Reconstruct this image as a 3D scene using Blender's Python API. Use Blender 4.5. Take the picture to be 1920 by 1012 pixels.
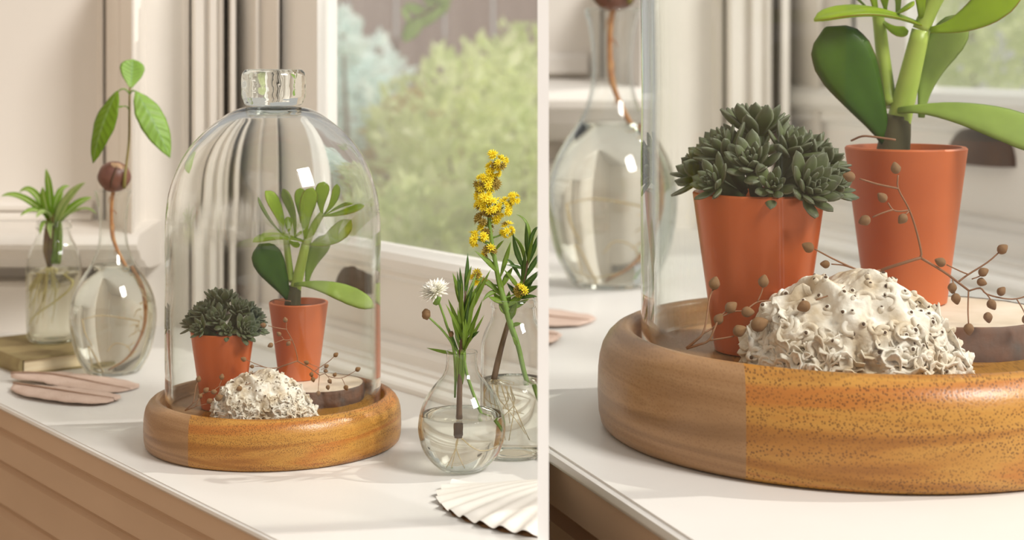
import bpy, bmesh, math, random
from mathutils import Vector, Matrix, noise
V = Vector
random.seed(7)
SC = bpy.context.scene
for o in list(bpy.data.objects): bpy.data.objects.remove(o)
# ------------------------------------------------------------------ camera, world, sun, exposure
F, UC, VH, D = 3100.0, 960.0, 90.0, 1.2          # focal length in pixels, centre column, horizon row, display distance
cd = bpy.data.cameras.new('camera'); cam = bpy.data.objects.new('camera', cd); SC.collection.objects.link(cam)
cam.location = (0, 0, 0); cam.rotation_euler = (math.pi/2, 0, 0)
cd.sensor_fit = 'HORIZONTAL'; cd.sensor_width = 36; cd.lens = 36*F/1920
cd.shift_y = -(506-VH)/1920
cd.clip_start = .05; cd.clip_end = 60
cd.dof.use_dof = True; cd.dof.focus_distance = 1.135; cd.dof.aperture_fstop = (cd.lens/1000)/.0082
SC.camera = cam
w = bpy.data.worlds.new('sky'); SC.world = w; w.use_nodes = True
w.node_tree.nodes['Background'].inputs[0].default_value = (1.0, .975, .935, 1)
w.node_tree.nodes['Background'].inputs[1].default_value = .41
sd = bpy.data.lights.new('sun', 'SUN'); sun = bpy.data.objects.new('sun', sd); SC.collection.objects.link(sun)
SUN_DIR = V((.97, .16, .84)).normalized()
sun.rotation_euler = SUN_DIR.to_track_quat('Z', 'Y').to_euler()
sd.energy = 1.6; sd.color = (1, .95, .875); sd.angle = math.radians(.8)
al = bpy.data.lights.new('room_fill_light', 'AREA'); alo = bpy.data.objects.new('room_fill_light', al); SC.collection.objects.link(alo)   # unseen fill light, added to brighten what faces the room
alo.location = (2.5, -.95, 2.75); alo.rotation_euler = (V((2.5, -.95, 2.75))-V((-.1, 1.4, -.1))).to_track_quat('Z', 'Y').to_euler()
al.shape = 'RECTANGLE'; al.size = 1.1; al.size_y = 1.2; al.energy = 150; al.color = (1, .96, .905)
SC.view_settings.view_transform = 'Standard'; SC.view_settings.look = 'None'
SC.view_settings.exposure = 0.2; SC.view_settings.gamma = 1; SC.view_settings.use_curve_mapping = False
SC.cycles.transparent_max_bounces = 32; SC.cycles.max_bounces = 16; SC.cycles.transmission_bounces = 12
SC.cycles.sample_clamp_indirect = 6; SC.cycles.adaptive_threshold = .04

# ------------------------------------------------------------------ helpers
COL = SC.collection
def W(u, v, Y): return V(((u-UC)/F*Y, Y, -(v-VH)/F*Y))
def WZ(u, Y, z): return V(((u-UC)/F*Y, Y, z))
def ground(u, v, h):
    Y = h*F/(v-VH); return V(((u-UC)/F*Y, Y, -h))
def tag(o, label=None, cat=None, group=None, kind=None):
    if label: o['label'] = label
    if cat: o['category'] = cat
    if group: o['group'] = group
    if kind: o['kind'] = kind
    return o
def thing(name, label, cat, loc, group=None):
    o = bpy.data.objects.new(name, None); COL.objects.link(o); o.location = loc; o.empty_display_size = .01
    return tag(o, label, cat, group)
def obj(name, geo, mat, parent=None, off=None, smooth=True, crease=None):
    """geo = (verts, faces[, attr]); off = world point the verts are measured from"""
    verts, faces = geo[0], geo[1]
    me = bpy.data.meshes.new(name)
    if off is not None: verts = [V(p)-off for p in verts]
    me.from_pydata([tuple(p) for p in verts], [], [tuple(f) for f in faces])
    if len(geo) > 2 and geo[2]:
        ca = me.color_attributes.new('leafpos', 'FLOAT_COLOR', 'POINT')
        for i, c in enumerate(geo[2]): ca.data[i].color = (c[0], c[1], c[2], 1)
    bm = bmesh.new(); bm.from_mesh(me)
    bmesh.ops.recalc_face_normals(bm, faces=bm.faces)
    bm.to_mesh(me); bm.free()
    if smooth:
        me.polygons.foreach_set('use_smooth', [True]*len(me.polygons))
        if crease is not None: me.set_sharp_from_angle(angle=math.radians(crease))
    me.materials.append(mat)
    o = bpy.data.objects.new(name, me); COL.objects.link(o)
    if parent: o.parent = parent
    return o
def struct(name, geo, mat, label=None, cat=None, **k):
    o = obj(name, geo, mat, **k); tag(o, label, cat, kind='structure'); return o
def join(*gs):
    v, f, a = [], [], []
    for g in gs:
        n = len(v); v += [V(p) for p in g[0]]; f += [tuple(i+n for i in q) for q in g[1]]
        a += list(g[2]) if len(g) > 2 and g[2] else [(0, 0, 0)]*len(g[0])
    return v, f, a
def lathe(prof, c=(0, 0, 0), seg=64, wob=0, seed=0):
    """closed profile or open profile of (r, z); r=0 ends become poles"""
    c = V(c); v, f = [], []; rows = []
    for (r, z) in prof:
        if r < 1e-7:
            rows.append([len(v)]); v.append(c+V((0, 0, z)))
        else:
            row = []
            for k in range(seg):
                a = 2*math.pi*k/seg; rr = r
                if wob: rr = r*(1+wob*noise.noise((math.cos(a)*1.7+seed, math.sin(a)*1.7, z*22)))
                row.append(len(v)); v.append(c+V((rr*math.cos(a), rr*math.sin(a), z)))
            rows.append(row)
    for A, B in zip(rows, rows[1:]):
        if len(A) == 1 and len(B) == 1: continue
        for k in range(seg):
            k2 = (k+1) % seg
            if len(A) == 1: f.append((A[0], B[k], B[k2]))
            elif len(B) == 1: f.append((A[k], B[0], A[k2]))
            else: f.append((A[k], B[k], B[k2], A[k2]))
    return v, f
def smooth_line(pts, n=4):
    if len(pts) < 3 or n < 2: return list(pts)
    P = [pts[0]*2-pts[1]]+list(pts)+[pts[-1]*2-pts[-2]]; out = []
    for i in range(1, len(P)-2):
        for k in range(n):
            t = k/n; a, b, c, d = P[i-1], P[i], P[i+1], P[i+2]
            out.append(.5*((2*b)+(c-a)*t+(2*a-5*b+4*c-d)*t*t+(3*b-a-3*c+d)*t**3))
    out.append(pts[-1]); return out
def tube(pts, r, seg=7, n=4, cap=True):
    """r: number or list at the control points"""
    pts = [V(p) for p in pts]; rs = r if isinstance(r, (list, tuple)) else [r]*len(pts)
    L = smooth_line(pts, n); m = len(L); v, f = [], []
    up = V((.31, .27, .91)); 
    for i, p in enumerate(L):
        t = (L[min(i+1, m-1)]-L[max(i-1, 0)])
        if t.length < 1e-9: t = V((0, 0, 1))
        t.normalize(); s = t.cross(up)
        if s.length < .05: s = t.cross(V((1, 0, 0)))
        s.normalize(); q = s.cross(t); up = q
        x = i/(m-1)*(len(rs)-1); k = min(int(x), len(rs)-2) if len(rs) > 1 else 0
        rr = rs[k]+(rs[min(k+1, len(rs)-1)]-rs[k])*(x-k)
        for j in range(seg):
            a = 2*math.pi*j/seg; v.append(p+s*rr*math.cos(a)+q*rr*math.sin(a))
    for i in range(m-1):
        for j in range(seg):
            j2 = (j+1) % seg; f.append((i*seg+j, i*seg+j2, (i+1)*seg+j2, (i+1)*seg+j))
    if cap: f.append(tuple(range(seg))); f.append(tuple(range((m-1)*seg, m*seg)))
    return v, f
def interp(tab, t):
    for (a, x), (b, y) in zip(tab, tab[1:]):
        if t <= b: return x+(y-x)*(t-a)/(b-a)
    return tab[-1][1]
PROF = {
 'obov': [(0, .2), (.15, .3), (.4, .66), (.62, .95), (.78, 1), (.9, .82), (.97, .45), (1, .06)],
 'lance': [(0, .2), (.2, .7), (.45, 1), (.7, .75), (.9, .3), (1, .03)],
 'ovate': [(0, .08), (.1, .5), (.3, .95), (.5, 1), (.7, .8), (.88, .42), (1, .02)],
 'heart': [(0, .06), (.15, .35), (.4, .8), (.65, 1), (.82, .9), (.94, .5), (1, .04)],
 'strap': [(0, .55), (.3, 1), (.7, .8), (.9, .4), (1, .03)],
 'eche': [(0, .3), (.3, .72), (.6, 1), (.8, .85), (.92, .5), (1, .03)],
 'feather': [(0, .05), (.06, .5), (.3, .95), (.7, 1), (.88, .8), (.97, .4), (1, .05)],
}
def leaf(base, tip, width, nrm, ctrl=None, bend=0, thick=.1, prof='lance', fold=0, nu=10, nv=6, twist=0, wave=0, rnd=0):
    base, tip, nrm = V(base), V(tip), V(nrm); L = (tip-base).length; a0 = (tip-base).normalized()
    n0 = (nrm-a0*nrm.dot(a0)).normalized()
    ct = V(ctrl) if ctrl is not None else (base+tip)/2+n0*bend*L
    v, f, at = [], [], []; ring = 2*nv; tab = PROF[prof]
    for i in range(nu+1):
        t = i/nu; t = t if prof != 'obov' else t**.8
        c = base*(1-t)**2+ct*2*t*(1-t)+tip*t*t
        tg = ((ct-base)*(1-t)+(tip-ct)*t).normalized()
        n = (nrm-tg*nrm.dot(tg))
        n = n.normalized() if n.length > 1e-5 else n0
        if twist: n = Matrix.Rotation(twist*t, 3, tg) @ n
        s = tg.cross(n); wd = width/2*interp(tab, t); th = thick*width*(.35+.65*interp(tab, t))*.5
        for j in range(ring):
            if j <= nv: x = -1+2*j/nv; sg = 1
            else: x = 1-2*(j-nv)/nv; sg = -1
            e = math.sqrt(max(0, 1-x*x))
            off = fold*wd*abs(x)+wave*width*math.sin(t*14+x*2)*abs(x)
            v.append(c+s*wd*x+n*(sg*th*e+off)); at.append((t, abs(x), rnd if rnd else .5+.5*sg))
    for i in range(nu):
        for j in range(ring):
            j2 = (j+1) % ring; f.append((i*ring+j, i*ring+j2, (i+1)*ring+j2, (i+1)*ring+j))
    f.append(tuple(range(ring))); f.append(tuple(range(nu*ring, nu*ring+ring)))
    return v, f, at
def ball(c, r, seg=10, rings=6, sc=(1, 1, 1), q=None, bump=0, seed=0):
    v, f = [], []; c = V(c)
    def put(d):
        k = 1+(bump*noise.noise(d*2.3+V((seed, 0, 0))) if bump else 0)
        p = V((d.x*r*sc[0], d.y*r*sc[1], d.z*r*sc[2]))*k
        return c+(q @ p if q else p)
    v.append(put(V((0, 0, 1))))
    for i in range(1, rings):
        th = math.pi*i/rings
        for k in range(seg):
            a = 2*math.pi*k/seg; v.append(put(V((math.sin(th)*math.cos(a), math.sin(th)*math.sin(a), math.cos(th)))))
    v.append(put(V((0, 0, -1)))); last = len(v)-1
    for k in range(seg):
        f.append((0, 1+k, 1+(k+1) % seg)); b = 1+(rings-2)*seg; f.append((b+k, last, b+(k+1) % seg))
    for i in range(rings-2):
        for k in range(seg):
            a = 1+i*seg; f.append((a+k, a+seg+k, a+seg+(k+1) % seg, a+(k+1) % seg))
    return v, f
def box(p0, p1):
    x0, y0, z0 = p0; x1, y1, z1 = p1
    v = [(x0, y0, z0), (x1, y0, z0), (x1, y1, z0), (x0, y1, z0), (x0, y0, z1), (x1, y0, z1), (x1, y1, z1), (x0, y1, z1)]
    return v, [(0, 3, 2, 1), (4, 5, 6, 7), (0, 1, 5, 4), (1, 2, 6, 5), (2, 3, 7, 6), (3, 0, 4, 7)]
def prism(poly, z0, z1):
    n = len(poly); v = [(x, y, z0) for x, y in poly]+[(x, y, z1) for x, y in poly]
    return v, [tuple(range(n-1, -1, -1)), tuple(range(n, 2*n))]+[(i, (i+1) % n, n+(i+1) % n, n+i) for i in range(n)]
def sweep(A, B, nrm, prof, close=True):
    """profile of (o, z) swept straight from A to B; o measured along nrm"""
    A, B, nrm = V(A), V(B), V(nrm); n = len(prof); v = []
    for P in (A, B):
        for (o, z) in prof: v.append(P+nrm*o+V((0, 0, z)))
    f = [(i, (i+1), n+i+1, n+i) for i in range(n-1)]
    if close: f += [(n-1, 0, n, 2*n-1), tuple(range(n)), tuple(range(2*n-1, n-1, -1))]
    return v, f
def dup(root, loc, scale, rotz, label=None, group=None, name=None):
    r = root.copy(); COL.objects.link(r); r.location = loc; r.scale = (scale,)*3; r.rotation_euler = (0, 0, rotz)
    if label: r['label'] = label
    if group: r['group'] = group
    def rec(src, dst):
        for ch in list(src.children):
            c = ch.copy(); COL.objects.link(c); c.parent = dst; rec(ch, c)
    rec(root, r); return r

# ------------------------------------------------------------------ materials
def mat(name, col, rough=.5, metal=0, spec=.5, bump=0, bscale=200, var=None, vscale=30, vstretch=(1, 1, 1), sss=0, trans=0, coat=0):
    m = bpy.data.materials.new(name); m.use_nodes = True; nt = m.node_tree; b = nt.nodes['Principled BSDF']
    b.inputs['Base Color'].default_value = (*col, 1); b.inputs['Roughness'].default_value = rough
    b.inputs['Metallic'].default_value = metal; b.inputs['Specular IOR Level'].default_value = spec
    b.inputs['Coat Weight'].default_value = coat; b.inputs['Coat Roughness'].default_value = .15
    if sss:
        b.inputs['Subsurface Weight'].default_value = sss; b.inputs['Subsurface Radius'].default_value = (.004, .004, .002); b.inputs['Subsurface Scale'].default_value = .3
    tc = nt.nodes.new('ShaderNodeTexCoord'); mp = nt.nodes.new('ShaderNodeMapping'); mp.inputs['Scale'].default_value = vstretch
    nt.links.new(tc.outputs['Object'], mp.inputs['Vector'])
    if var:
        n = nt.nodes.new('ShaderNodeTexNoise'); n.inputs['Scale'].default_value = vscale; n.inputs['Detail'].default_value = 4
        r = nt.nodes.new('ShaderNodeValToRGB'); r.color_ramp.elements[0].position = .35; r.color_ramp.elements[1].position = .65
        r.color_ramp.elements[0].color = (*col, 1); r.color_ramp.elements[1].color = (*var, 1)
        nt.links.new(mp.outputs[0], n.inputs['Vector']); nt.links.new(n.outputs['Fac'], r.inputs[0]); nt.links.new(r.outputs[0], b.inputs['Base Color'])
    if bump:
        n2 = nt.nodes.new('ShaderNodeTexNoise'); n2.inputs['Scale'].default_value = bscale; n2.inputs['Detail'].default_value = 3
        bp = nt.nodes.new('ShaderNodeBump'); bp.inputs['Strength'].default_value = bump; bp.inputs['Distance'].default_value = .001
        nt.links.new(mp.outputs[0], n2.inputs['Vector']); nt.links.new(n2.outputs['Fac'], bp.inputs['Height']); nt.links.new(bp.outputs[0], b.inputs['Normal'])
    return m
def leafmat(name, c_base, c_tip, c_edge=None, edge=.8, back=None, rough=.4, trans=.25, midrib=None, veins=0, spec=.4, sides=None):
    """colour runs base->tip; optional coloured margin, midrib; translucent like a real leaf"""
    m = bpy.data.materials.new(name); m.use_nodes = True; nt = m.node_tree; N, Lk = nt.nodes, nt.links
    b = N['Principled BSDF']; b.inputs['Roughness'].default_value = rough; b.inputs['Specular IOR Level'].default_value = spec
    at = N.new('ShaderNodeAttribute'); at.attribute_name = 'leafpos'; sp = N.new('ShaderNodeSeparateColor'); Lk.new(at.outputs['Color'], sp.inputs[0])
    r = N.new('ShaderNodeValToRGB'); r.color_ramp.elements[0].color = (*c_base, 1); r.color_ramp.elements[1].color = (*c_tip, 1)
    Lk.new(sp.outputs[0], r.inputs[0]); out = r.outputs[0]
    def mixin(fac, col, out):
        x = N.new('ShaderNodeMix'); x.data_type = 'RGBA'; Lk.new(fac, x.inputs[0]); Lk.new(out, x.inputs[6]); x.inputs[7].default_value = (*col, 1); return x.outputs[2]
    def ramp(src, p0, p1, inv=False):
        x = N.new('ShaderNodeValToRGB'); x.color_ramp.elements[0].position = p0; x.color_ramp.elements[1].position = p1
        if inv: x.color_ramp.elements[0].color = (1, 1, 1, 1); x.color_ramp.elements[1].color = (0, 0, 0, 1)
        Lk.new(src, x.inputs[0]); return x.outputs[0]
    nz = N.new('ShaderNodeTexNoise'); nz.inputs['Scale'].default_value = 120; tc = N.new('ShaderNodeTexCoord'); Lk.new(tc.outputs['Object'], nz.inputs['Vector'])
    hs = N.new('ShaderNodeHueSaturation'); mr = N.new('ShaderNodeMapRange'); mr.inputs[3].default_value = .78; mr.inputs[4].default_value = 1.22
    Lk.new(nz.outputs['Fac'], mr.inputs[0]); Lk.new(mr.outputs[0], hs.inputs['Value']); Lk.new(out, hs.inputs['Color']); out = hs.outputs[0]
    if sides: out = mixin(ramp(sp.outputs[1], .3, .55), sides, out)
    if c_edge: out = mixin(ramp(sp.outputs[1], edge, min(1, edge+.18)), c_edge, out)
    if midrib: out = mixin(ramp(sp.outputs[1], .05, .14, True), midrib, out)
    if veins:
        mu = N.new('ShaderNodeMath'); mu.operation = 'MULTIPLY_ADD'; mu.inputs[1].default_value = -.14; Lk.new(sp.outputs[1], mu.inputs[0]); Lk.new(sp.outputs[0], mu.inputs[2])
        m2 = N.new('ShaderNodeMath'); m2.operation = 'MULTIPLY'; m2.inputs[1].default_value = veins*6.283; Lk.new(mu.outputs[0], m2.inputs[0])
        sn = N.new('ShaderNodeMath'); sn.operation = 'SINE'; Lk.new(m2.outputs[0], sn.inputs[0])
        bp = N.new('ShaderNodeBump'); bp.inputs['Strength'].default_value = .22; bp.inputs['Distance'].default_value = .001; Lk.new(sn.outputs[0], bp.inputs['Height']); Lk.new(bp.outputs[0], b.inputs['Normal'])
        out = mixin(ramp(sn.outputs[0], .95, 1.0), [min(1, c*1.35) for c in c_tip], out)
    Lk.new(out, b.inputs['Base Color'])
    if trans:
        tr = N.new('ShaderNodeBsdfTranslucent'); h2 = N.new('ShaderNodeHueSaturation'); h2.inputs['Saturation'].default_value = 1.15; h2.inputs['Value'].default_value = 1.5
        Lk.new(out, h2.inputs['Color']); Lk.new(h2.outputs[0], tr.inputs['Color'])
        mx = N.new('ShaderNodeMixShader'); mx.inputs[0].default_value = trans; Lk.new(b.outputs[0], mx.inputs[1]); Lk.new(tr.outputs[0], mx.inputs[2])
        Lk.new(mx.outputs[0], N['Material Output'].inputs['Surface'])
    return m
def thin_glass(name, tint=(.86, .9, .86), k=1.0, bump=0, bscale=40, rough=0):
    """blown sheet glass: clear, Fresnel reflection, a deeper tint where the eye runs along the wall"""
    m = bpy.data.materials.new(name); m.use_nodes = True; nt = m.node_tree; N, Lk = nt.nodes, nt.links; N.remove(N['Principled BSDF'])
    lw = N.new('ShaderNodeLayerWeight'); lw.inputs['Blend'].default_value = .5
    pw = N.new('ShaderNodeMath'); pw.operation = 'POWER'; pw.inputs[1].default_value = 3.5; Lk.new(lw.outputs['Facing'], pw.inputs[0])
    mc = N.new('ShaderNodeMix'); mc.data_type = 'RGBA'; mc.inputs[6].default_value = (.985, .99, .985, 1); mc.inputs[7].default_value = (*tint, 1); Lk.new(pw.outputs[0], mc.inputs[0])
    tr = N.new('ShaderNodeBsdfTransparent'); Lk.new(mc.outputs[2], tr.inputs[0])
    gl = N.new('ShaderNodeBsdfGlossy'); gl.inputs['Roughness'].default_value = rough; gl.inputs['Color'].default_value = (1, 1, 1, 1)
    fr = N.new('ShaderNodeLayerWeight'); fr.inputs['Blend'].default_value = .5
    p5 = N.new('ShaderNodeMath'); p5.operation = 'POWER'; p5.inputs[1].default_value = 5; Lk.new(fr.outputs['Facing'], p5.inputs[0])
    mu = N.new('ShaderNodeMath'); mu.operation = 'MULTIPLY_ADD'; mu.inputs[1].default_value = .9*k; mu.inputs[2].default_value = .038*k; Lk.new(p5.outputs[0], mu.inputs[0])
    mx = N.new('ShaderNodeMixShader'); Lk.new(mu.outputs[0], mx.inputs[0]); Lk.new(tr.outputs[0], mx.inputs[1]); Lk.new(gl.outputs[0], mx.inputs[2])
    Lk.new(mx.outputs[0], N['Material Output'].inputs['Surface'])
    if bump:
        tc = N.new('ShaderNodeTexCoord'); nz = N.new('ShaderNodeTexNoise'); nz.inputs['Scale'].default_value = bscale; nz.inputs['Detail'].default_value = 1
        mp = N.new('ShaderNodeMapping'); mp.inputs['Scale'].default_value = (1, 1, .35)
        bp = N.new('ShaderNodeBump'); bp.inputs['Strength'].default_value = bump; bp.inputs['Distance'].default_value = .002
        Lk.new(tc.outputs['Object'], mp.inputs[0]); Lk.new(mp.outputs[0], nz.inputs['Vector']); Lk.new(nz.outputs['Fac'], bp.inputs['Height'])
        Lk.new(bp.outputs[0], gl.inputs['Normal']); Lk.new(bp.outputs[0], fr.inputs['Normal'])
    return m
def add_refraction(m, f0, f1, z0=None, z1=None, ior=1.45, col=(.99, .995, .99), most=1.0):
    """thick spots of the blown wall bend the light: along the rim of the silhouette and, for the bell, in its heavy crown"""
    nt = m.node_tree; N, Lk = nt.nodes, nt.links; out = N['Material Output'].inputs['Surface']; src = out.links[0].from_socket
    g = N.new('ShaderNodeBsdfGlass'); g.inputs['IOR'].default_value = ior; g.inputs['Roughness'].default_value = 0; g.inputs['Color'].default_value = (*col, 1)
    lw = N.new('ShaderNodeLayerWeight'); lw.inputs['Blend'].default_value = .5
    def rng(s_, a, b):
        r = N.new('ShaderNodeMapRange'); r.interpolation_type = 'SMOOTHSTEP'; r.inputs[1].default_value = a; r.inputs[2].default_value = b; Lk.new(s_, r.inputs[0]); return r.outputs[0]
    f = rng(lw.outputs['Facing'], f0, f1)
    if z0 is not None:
        tc = N.new('ShaderNodeTexCoord'); sx = N.new('ShaderNodeSeparateXYZ'); Lk.new(tc.outputs['Object'], sx.inputs[0])
        mx_ = N.new('ShaderNodeMath'); mx_.operation = 'MAXIMUM'; Lk.new(f, mx_.inputs[0]); Lk.new(rng(sx.outputs[2], z0, z1), mx_.inputs[1]); f = mx_.outputs[0]
    ml = N.new('ShaderNodeMath'); ml.operation = 'MULTIPLY'; ml.inputs[1].default_value = most; Lk.new(f, ml.inputs[0])
    x = N.new('ShaderNodeMixShader'); Lk.new(ml.outputs[0], x.inputs[0]); Lk.new(src, x.inputs[1]); Lk.new(g.outputs[0], x.inputs[2]); Lk.new(x.outputs[0], out); return m
def veiled(m, amount):  # glare haze painted into the glass as a white veil over the garden
    nt = m.node_tree; N, Lk = nt.nodes, nt.links; out = N['Material Output'].inputs['Surface']; src = out.links[0].from_socket
    df = N.new('ShaderNodeBsdfDiffuse'); df.inputs[0].default_value = (.95, .93, .9, 1); tl = N.new('ShaderNodeBsdfTranslucent'); tl.inputs[0].default_value = (.95, .93, .9, 1)
    h = N.new('ShaderNodeMixShader'); h.inputs[0].default_value = .5; Lk.new(df.outputs[0], h.inputs[1]); Lk.new(tl.outputs[0], h.inputs[2])
    x = N.new('ShaderNodeMixShader'); x.inputs[0].default_value = amount; Lk.new(src, x.inputs[1]); Lk.new(h.outputs[0], x.inputs[2]); Lk.new(x.outputs[0], out); return m
def refr_glass(name, ior=1.45, col=(1, 1, 1), bump=0, bscale=60, share=0):
    m = bpy.data.materials.new(name); m.use_nodes = True; nt = m.node_tree; N, Lk = nt.nodes, nt.links; N.remove(N['Principled BSDF'])
    g = N.new('ShaderNodeBsdfGlass'); g.inputs['IOR'].default_value = ior; g.inputs['Roughness'].default_value = 0; g.inputs['Color'].default_value = (*col, 1)
    out = g.outputs[0]
    if share:
        t = N.new('ShaderNodeBsdfTransparent'); mx = N.new('ShaderNodeMixShader'); mx.inputs[0].default_value = share
        Lk.new(out, mx.inputs[1]); Lk.new(t.outputs[0], mx.inputs[2]); out = mx.outputs[0]
    Lk.new(out, N['Material Output'].inputs['Surface'])
    if bump:
        tc = N.new('ShaderNodeTexCoord'); nz = N.new('ShaderNodeTexNoise'); nz.inputs['Scale'].default_value = bscale
        bp = N.new('ShaderNodeBump'); bp.inputs['Strength'].default_value = bump; bp.inputs['Distance'].default_value = .004
        Lk.new(tc.outputs['Object'], nz.inputs['Vector']); Lk.new(nz.outputs['Fac'], bp.inputs['Height']); Lk.new(bp.outputs[0], g.inputs['Normal'])
    return m
def wood_base_mat():
    """turned hardwood disc: two glued staves, open pores running along the grain (they show as dots on end grain, dashes on the flanks)"""
    m = bpy.data.materials.new('mango_wood'); m.use_nodes = True; nt = m.node_tree; N, Lk = nt.nodes, nt.links; b = N['Principled BSDF']
    tc = N.new('ShaderNodeTexCoord'); sx = N.new('ShaderNodeSeparateXYZ'); Lk.new(tc.outputs['Object'], sx.inputs[0])
    st = N.new('ShaderNodeMath'); st.operation = 'LESS_THAN'; st.inputs[1].default_value = -.0465; Lk.new(sx.outputs[0], st.inputs[0])
    mp = N.new('ShaderNodeMapping'); mp.inputs['Rotation'].default_value = (0, 0, math.radians(14)); mp.inputs['Scale'].default_value = (1, .07, 1); Lk.new(tc.outputs['Object'], mp.inputs[0])
    def nz(scale, det, src=mp, d=0):
        n = N.new('ShaderNodeTexNoise'); n.inputs['Scale'].default_value = scale; n.inputs['Detail'].default_value = det; n.inputs['Distortion'].default_value = d; Lk.new(src.outputs[0], n.inputs['Vector']); return n.outputs['Fac']
    def ramp(src, *els):
        r = N.new('ShaderNodeValToRGB'); e = r.color_ramp.elements
        while len(e) < len(els): e.new(.5)
        for x, (p, c) in zip(e, els): x.position = p; x.color = (*c, 1)
        Lk.new(src, r.inputs[0]); return r.outputs[0]
    def mix(f, a, c):
        x = N.new('ShaderNodeMix'); x.data_type = 'RGBA'
        for s, k in ((f, 0), (a, 6), (c, 7)):
            if isinstance(s, (int, float)): x.inputs[k].default_value = s
            elif isinstance(s, tuple): x.inputs[k].default_value = (*s, 1)
            else: Lk.new(s, x.inputs[k])
        return x.outputs[2]
    mb = N.new('ShaderNodeMapping'); mb.inputs['Rotation'].default_value = (math.radians(3), math.radians(5), 0); mb.inputs['Scale'].default_value = (.22, .12, 2.6); Lk.new(tc.outputs['Object'], mb.inputs[0])
    band = nz(30, 4, mb, d=.9)
    warm = ramp(band, (.28, (.24, .085, .014)), (.42, (.40, .17, .030)), (.50, (.50, .25, .05)), (.58, (.45, .165, .03)), (.72, (.33, .12, .02)))
    pale = ramp(band, (.32, (.23, .12, .05)), (.46, (.37, .21, .098)), (.55, (.30, .16, .068)), (.68, (.40, .235, .115)))
    base = mix(st.outputs[0], warm, pale)
    mv = N.new('ShaderNodeMapping'); mv.inputs['Rotation'].default_value = (0, 0, math.radians(6)); mv.inputs['Scale'].default_value = (1, .13, 1); Lk.new(tc.outputs['Object'], mv.inputs[0])
    def pore_dots(scale, p0, p1):
        vo = N.new('ShaderNodeTexVoronoi'); vo.inputs['Scale'].default_value = scale; vo.inputs['Randomness'].default_value = 1; Lk.new(mv.outputs[0], vo.inputs['Vector'])
        return vo.outputs['Distance'], ramp(vo.outputs['Distance'], (p0, (1, 1, 1)), (p1, (0, 0, 0)))
    pores, pf = pore_dots(1150, .26, .48)
    dens = ramp(nz(70, 2, mb), (.38, (.35, .35, .35)), (.54, (1, 1, 1)))
    pm_ = N.new('ShaderNodeMath'); pm_.operation = 'MULTIPLY'; Lk.new(pf, pm_.inputs[0]); Lk.new(dens, pm_.inputs[1]); pf = pm_.outputs[0]
    k_ = N.new('ShaderNodeMath'); k_.operation = 'MULTIPLY_ADD'; k_.inputs[1].default_value = -.55; k_.inputs[2].default_value = .72; Lk.new(st.outputs[0], k_.inputs[0])
    pk = N.new('ShaderNodeMath'); pk.operation = 'MULTIPLY'; Lk.new(pf, pk.inputs[0]); Lk.new(k_.outputs[0], pk.inputs[1])
    out = mix(pk.outputs[0], base, (.12, .045, .012))
    Lk.new(out, b.inputs['Base Color']); b.inputs['Roughness'].default_value = .33; b.inputs['Specular IOR Level'].default_value = .5
    bp = N.new('ShaderNodeBump'); bp.inputs['Strength'].default_value = .2; bp.inputs['Distance'].default_value = .0004; Lk.new(pores, bp.inputs['Height']); Lk.new(bp.outputs[0], b.inputs['Normal'])
    return m
M_paint = mat('warm_white_paint', (.83, .785, .72), .45, bump=.08, bscale=90, var=(.85, .805, .745), vscale=8)
M_sill = mat('white_gloss_paint', (.755, .735, .70), .35, bump=.06, bscale=60, var=(.775, .755, .72), vscale=12)
M_fascia = mat('shaded_cream_paint', (.54, .385, .26), .55, bump=.15, bscale=50, var=(.60, .435, .30), vscale=14, vstretch=(.3, .3, 1))  # cream mouldings in shade; that shade is put into the tan colour
M_window = mat('white_window_paint', (.93, .91, .87), .4, bump=.05, bscale=70)
M_white = mat('divider_white', (.93, .925, .915), .6)
M_bronze = mat('dark_bronze', (.10, .075, .055), .4, metal=.7, bump=.2, bscale=300)
M_wood = wood_base_mat()
M_cloche = add_refraction(thin_glass('cloche_glass', (.80, .84, .78), .55, bump=.35, bscale=28), .62, .82, .118, .150)
M_cloche_big = add_refraction(thin_glass('large_cloche_glass', (.80, .84, .78), .55, bump=.35, bscale=28), .62, .82)
M_glass = add_refraction(thin_glass('vase_glass', (.80, .83, .80), .8), .6, .85)
M_pane = veiled(thin_glass('window_glass', (.95, .97, .96), .6), .13)
M_knob = refr_glass('knob_glass', 1.45, (.97, .985, .97), bump=.22, bscale=90)
M_water = refr_glass('clear_water', 1.33, (.985, .985, .955), share=.0)
M_water_green = refr_glass('greenish_water', 1.33, (.985, .988, .93), share=.0)
M_pot = mat('copper_glazed_pot', (.57, .125, .026), .3, metal=.35, bump=.12, bscale=60, var=(.46, .095, .021), vscale=26, vstretch=(1, 1, .35))
M_pot2 = mat('matt_terracotta', (.52, .12, .03), .48, metal=.1, bump=.15, bscale=110, var=(.58, .145, .038), vscale=30)
M_soil = mat('dark_soil', (.05, .032, .022), .9, bump=1, bscale=400)
M_jade = leafmat('jade_leaf', (.29, .41, .015), (.40, .54, .035), c_edge=(.42, .13, .035), edge=.93, rough=.32, trans=.36, spec=.3)
M_jade_dark = leafmat('jade_leaf_dark', (.055, .125, .006), (.07, .145, .010), c_edge=(.15, .13, .03), edge=.94, rough=.34, trans=.2, spec=.3)
M_jade_grey = leafmat('jade_leaf_greyish', (.27, .38, .06), (.32, .42, .10), c_edge=(.17, .24, .03), edge=.92, rough=.45, trans=.2)
M_jstem = mat('jade_stem', (.32, .43, .06), .4, var=(.38, .48, .08), vscale=60, bump=.1)
M_jstem_old = mat('old_brown_stem', (.10, .085, .03), .7, bump=.4)
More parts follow.
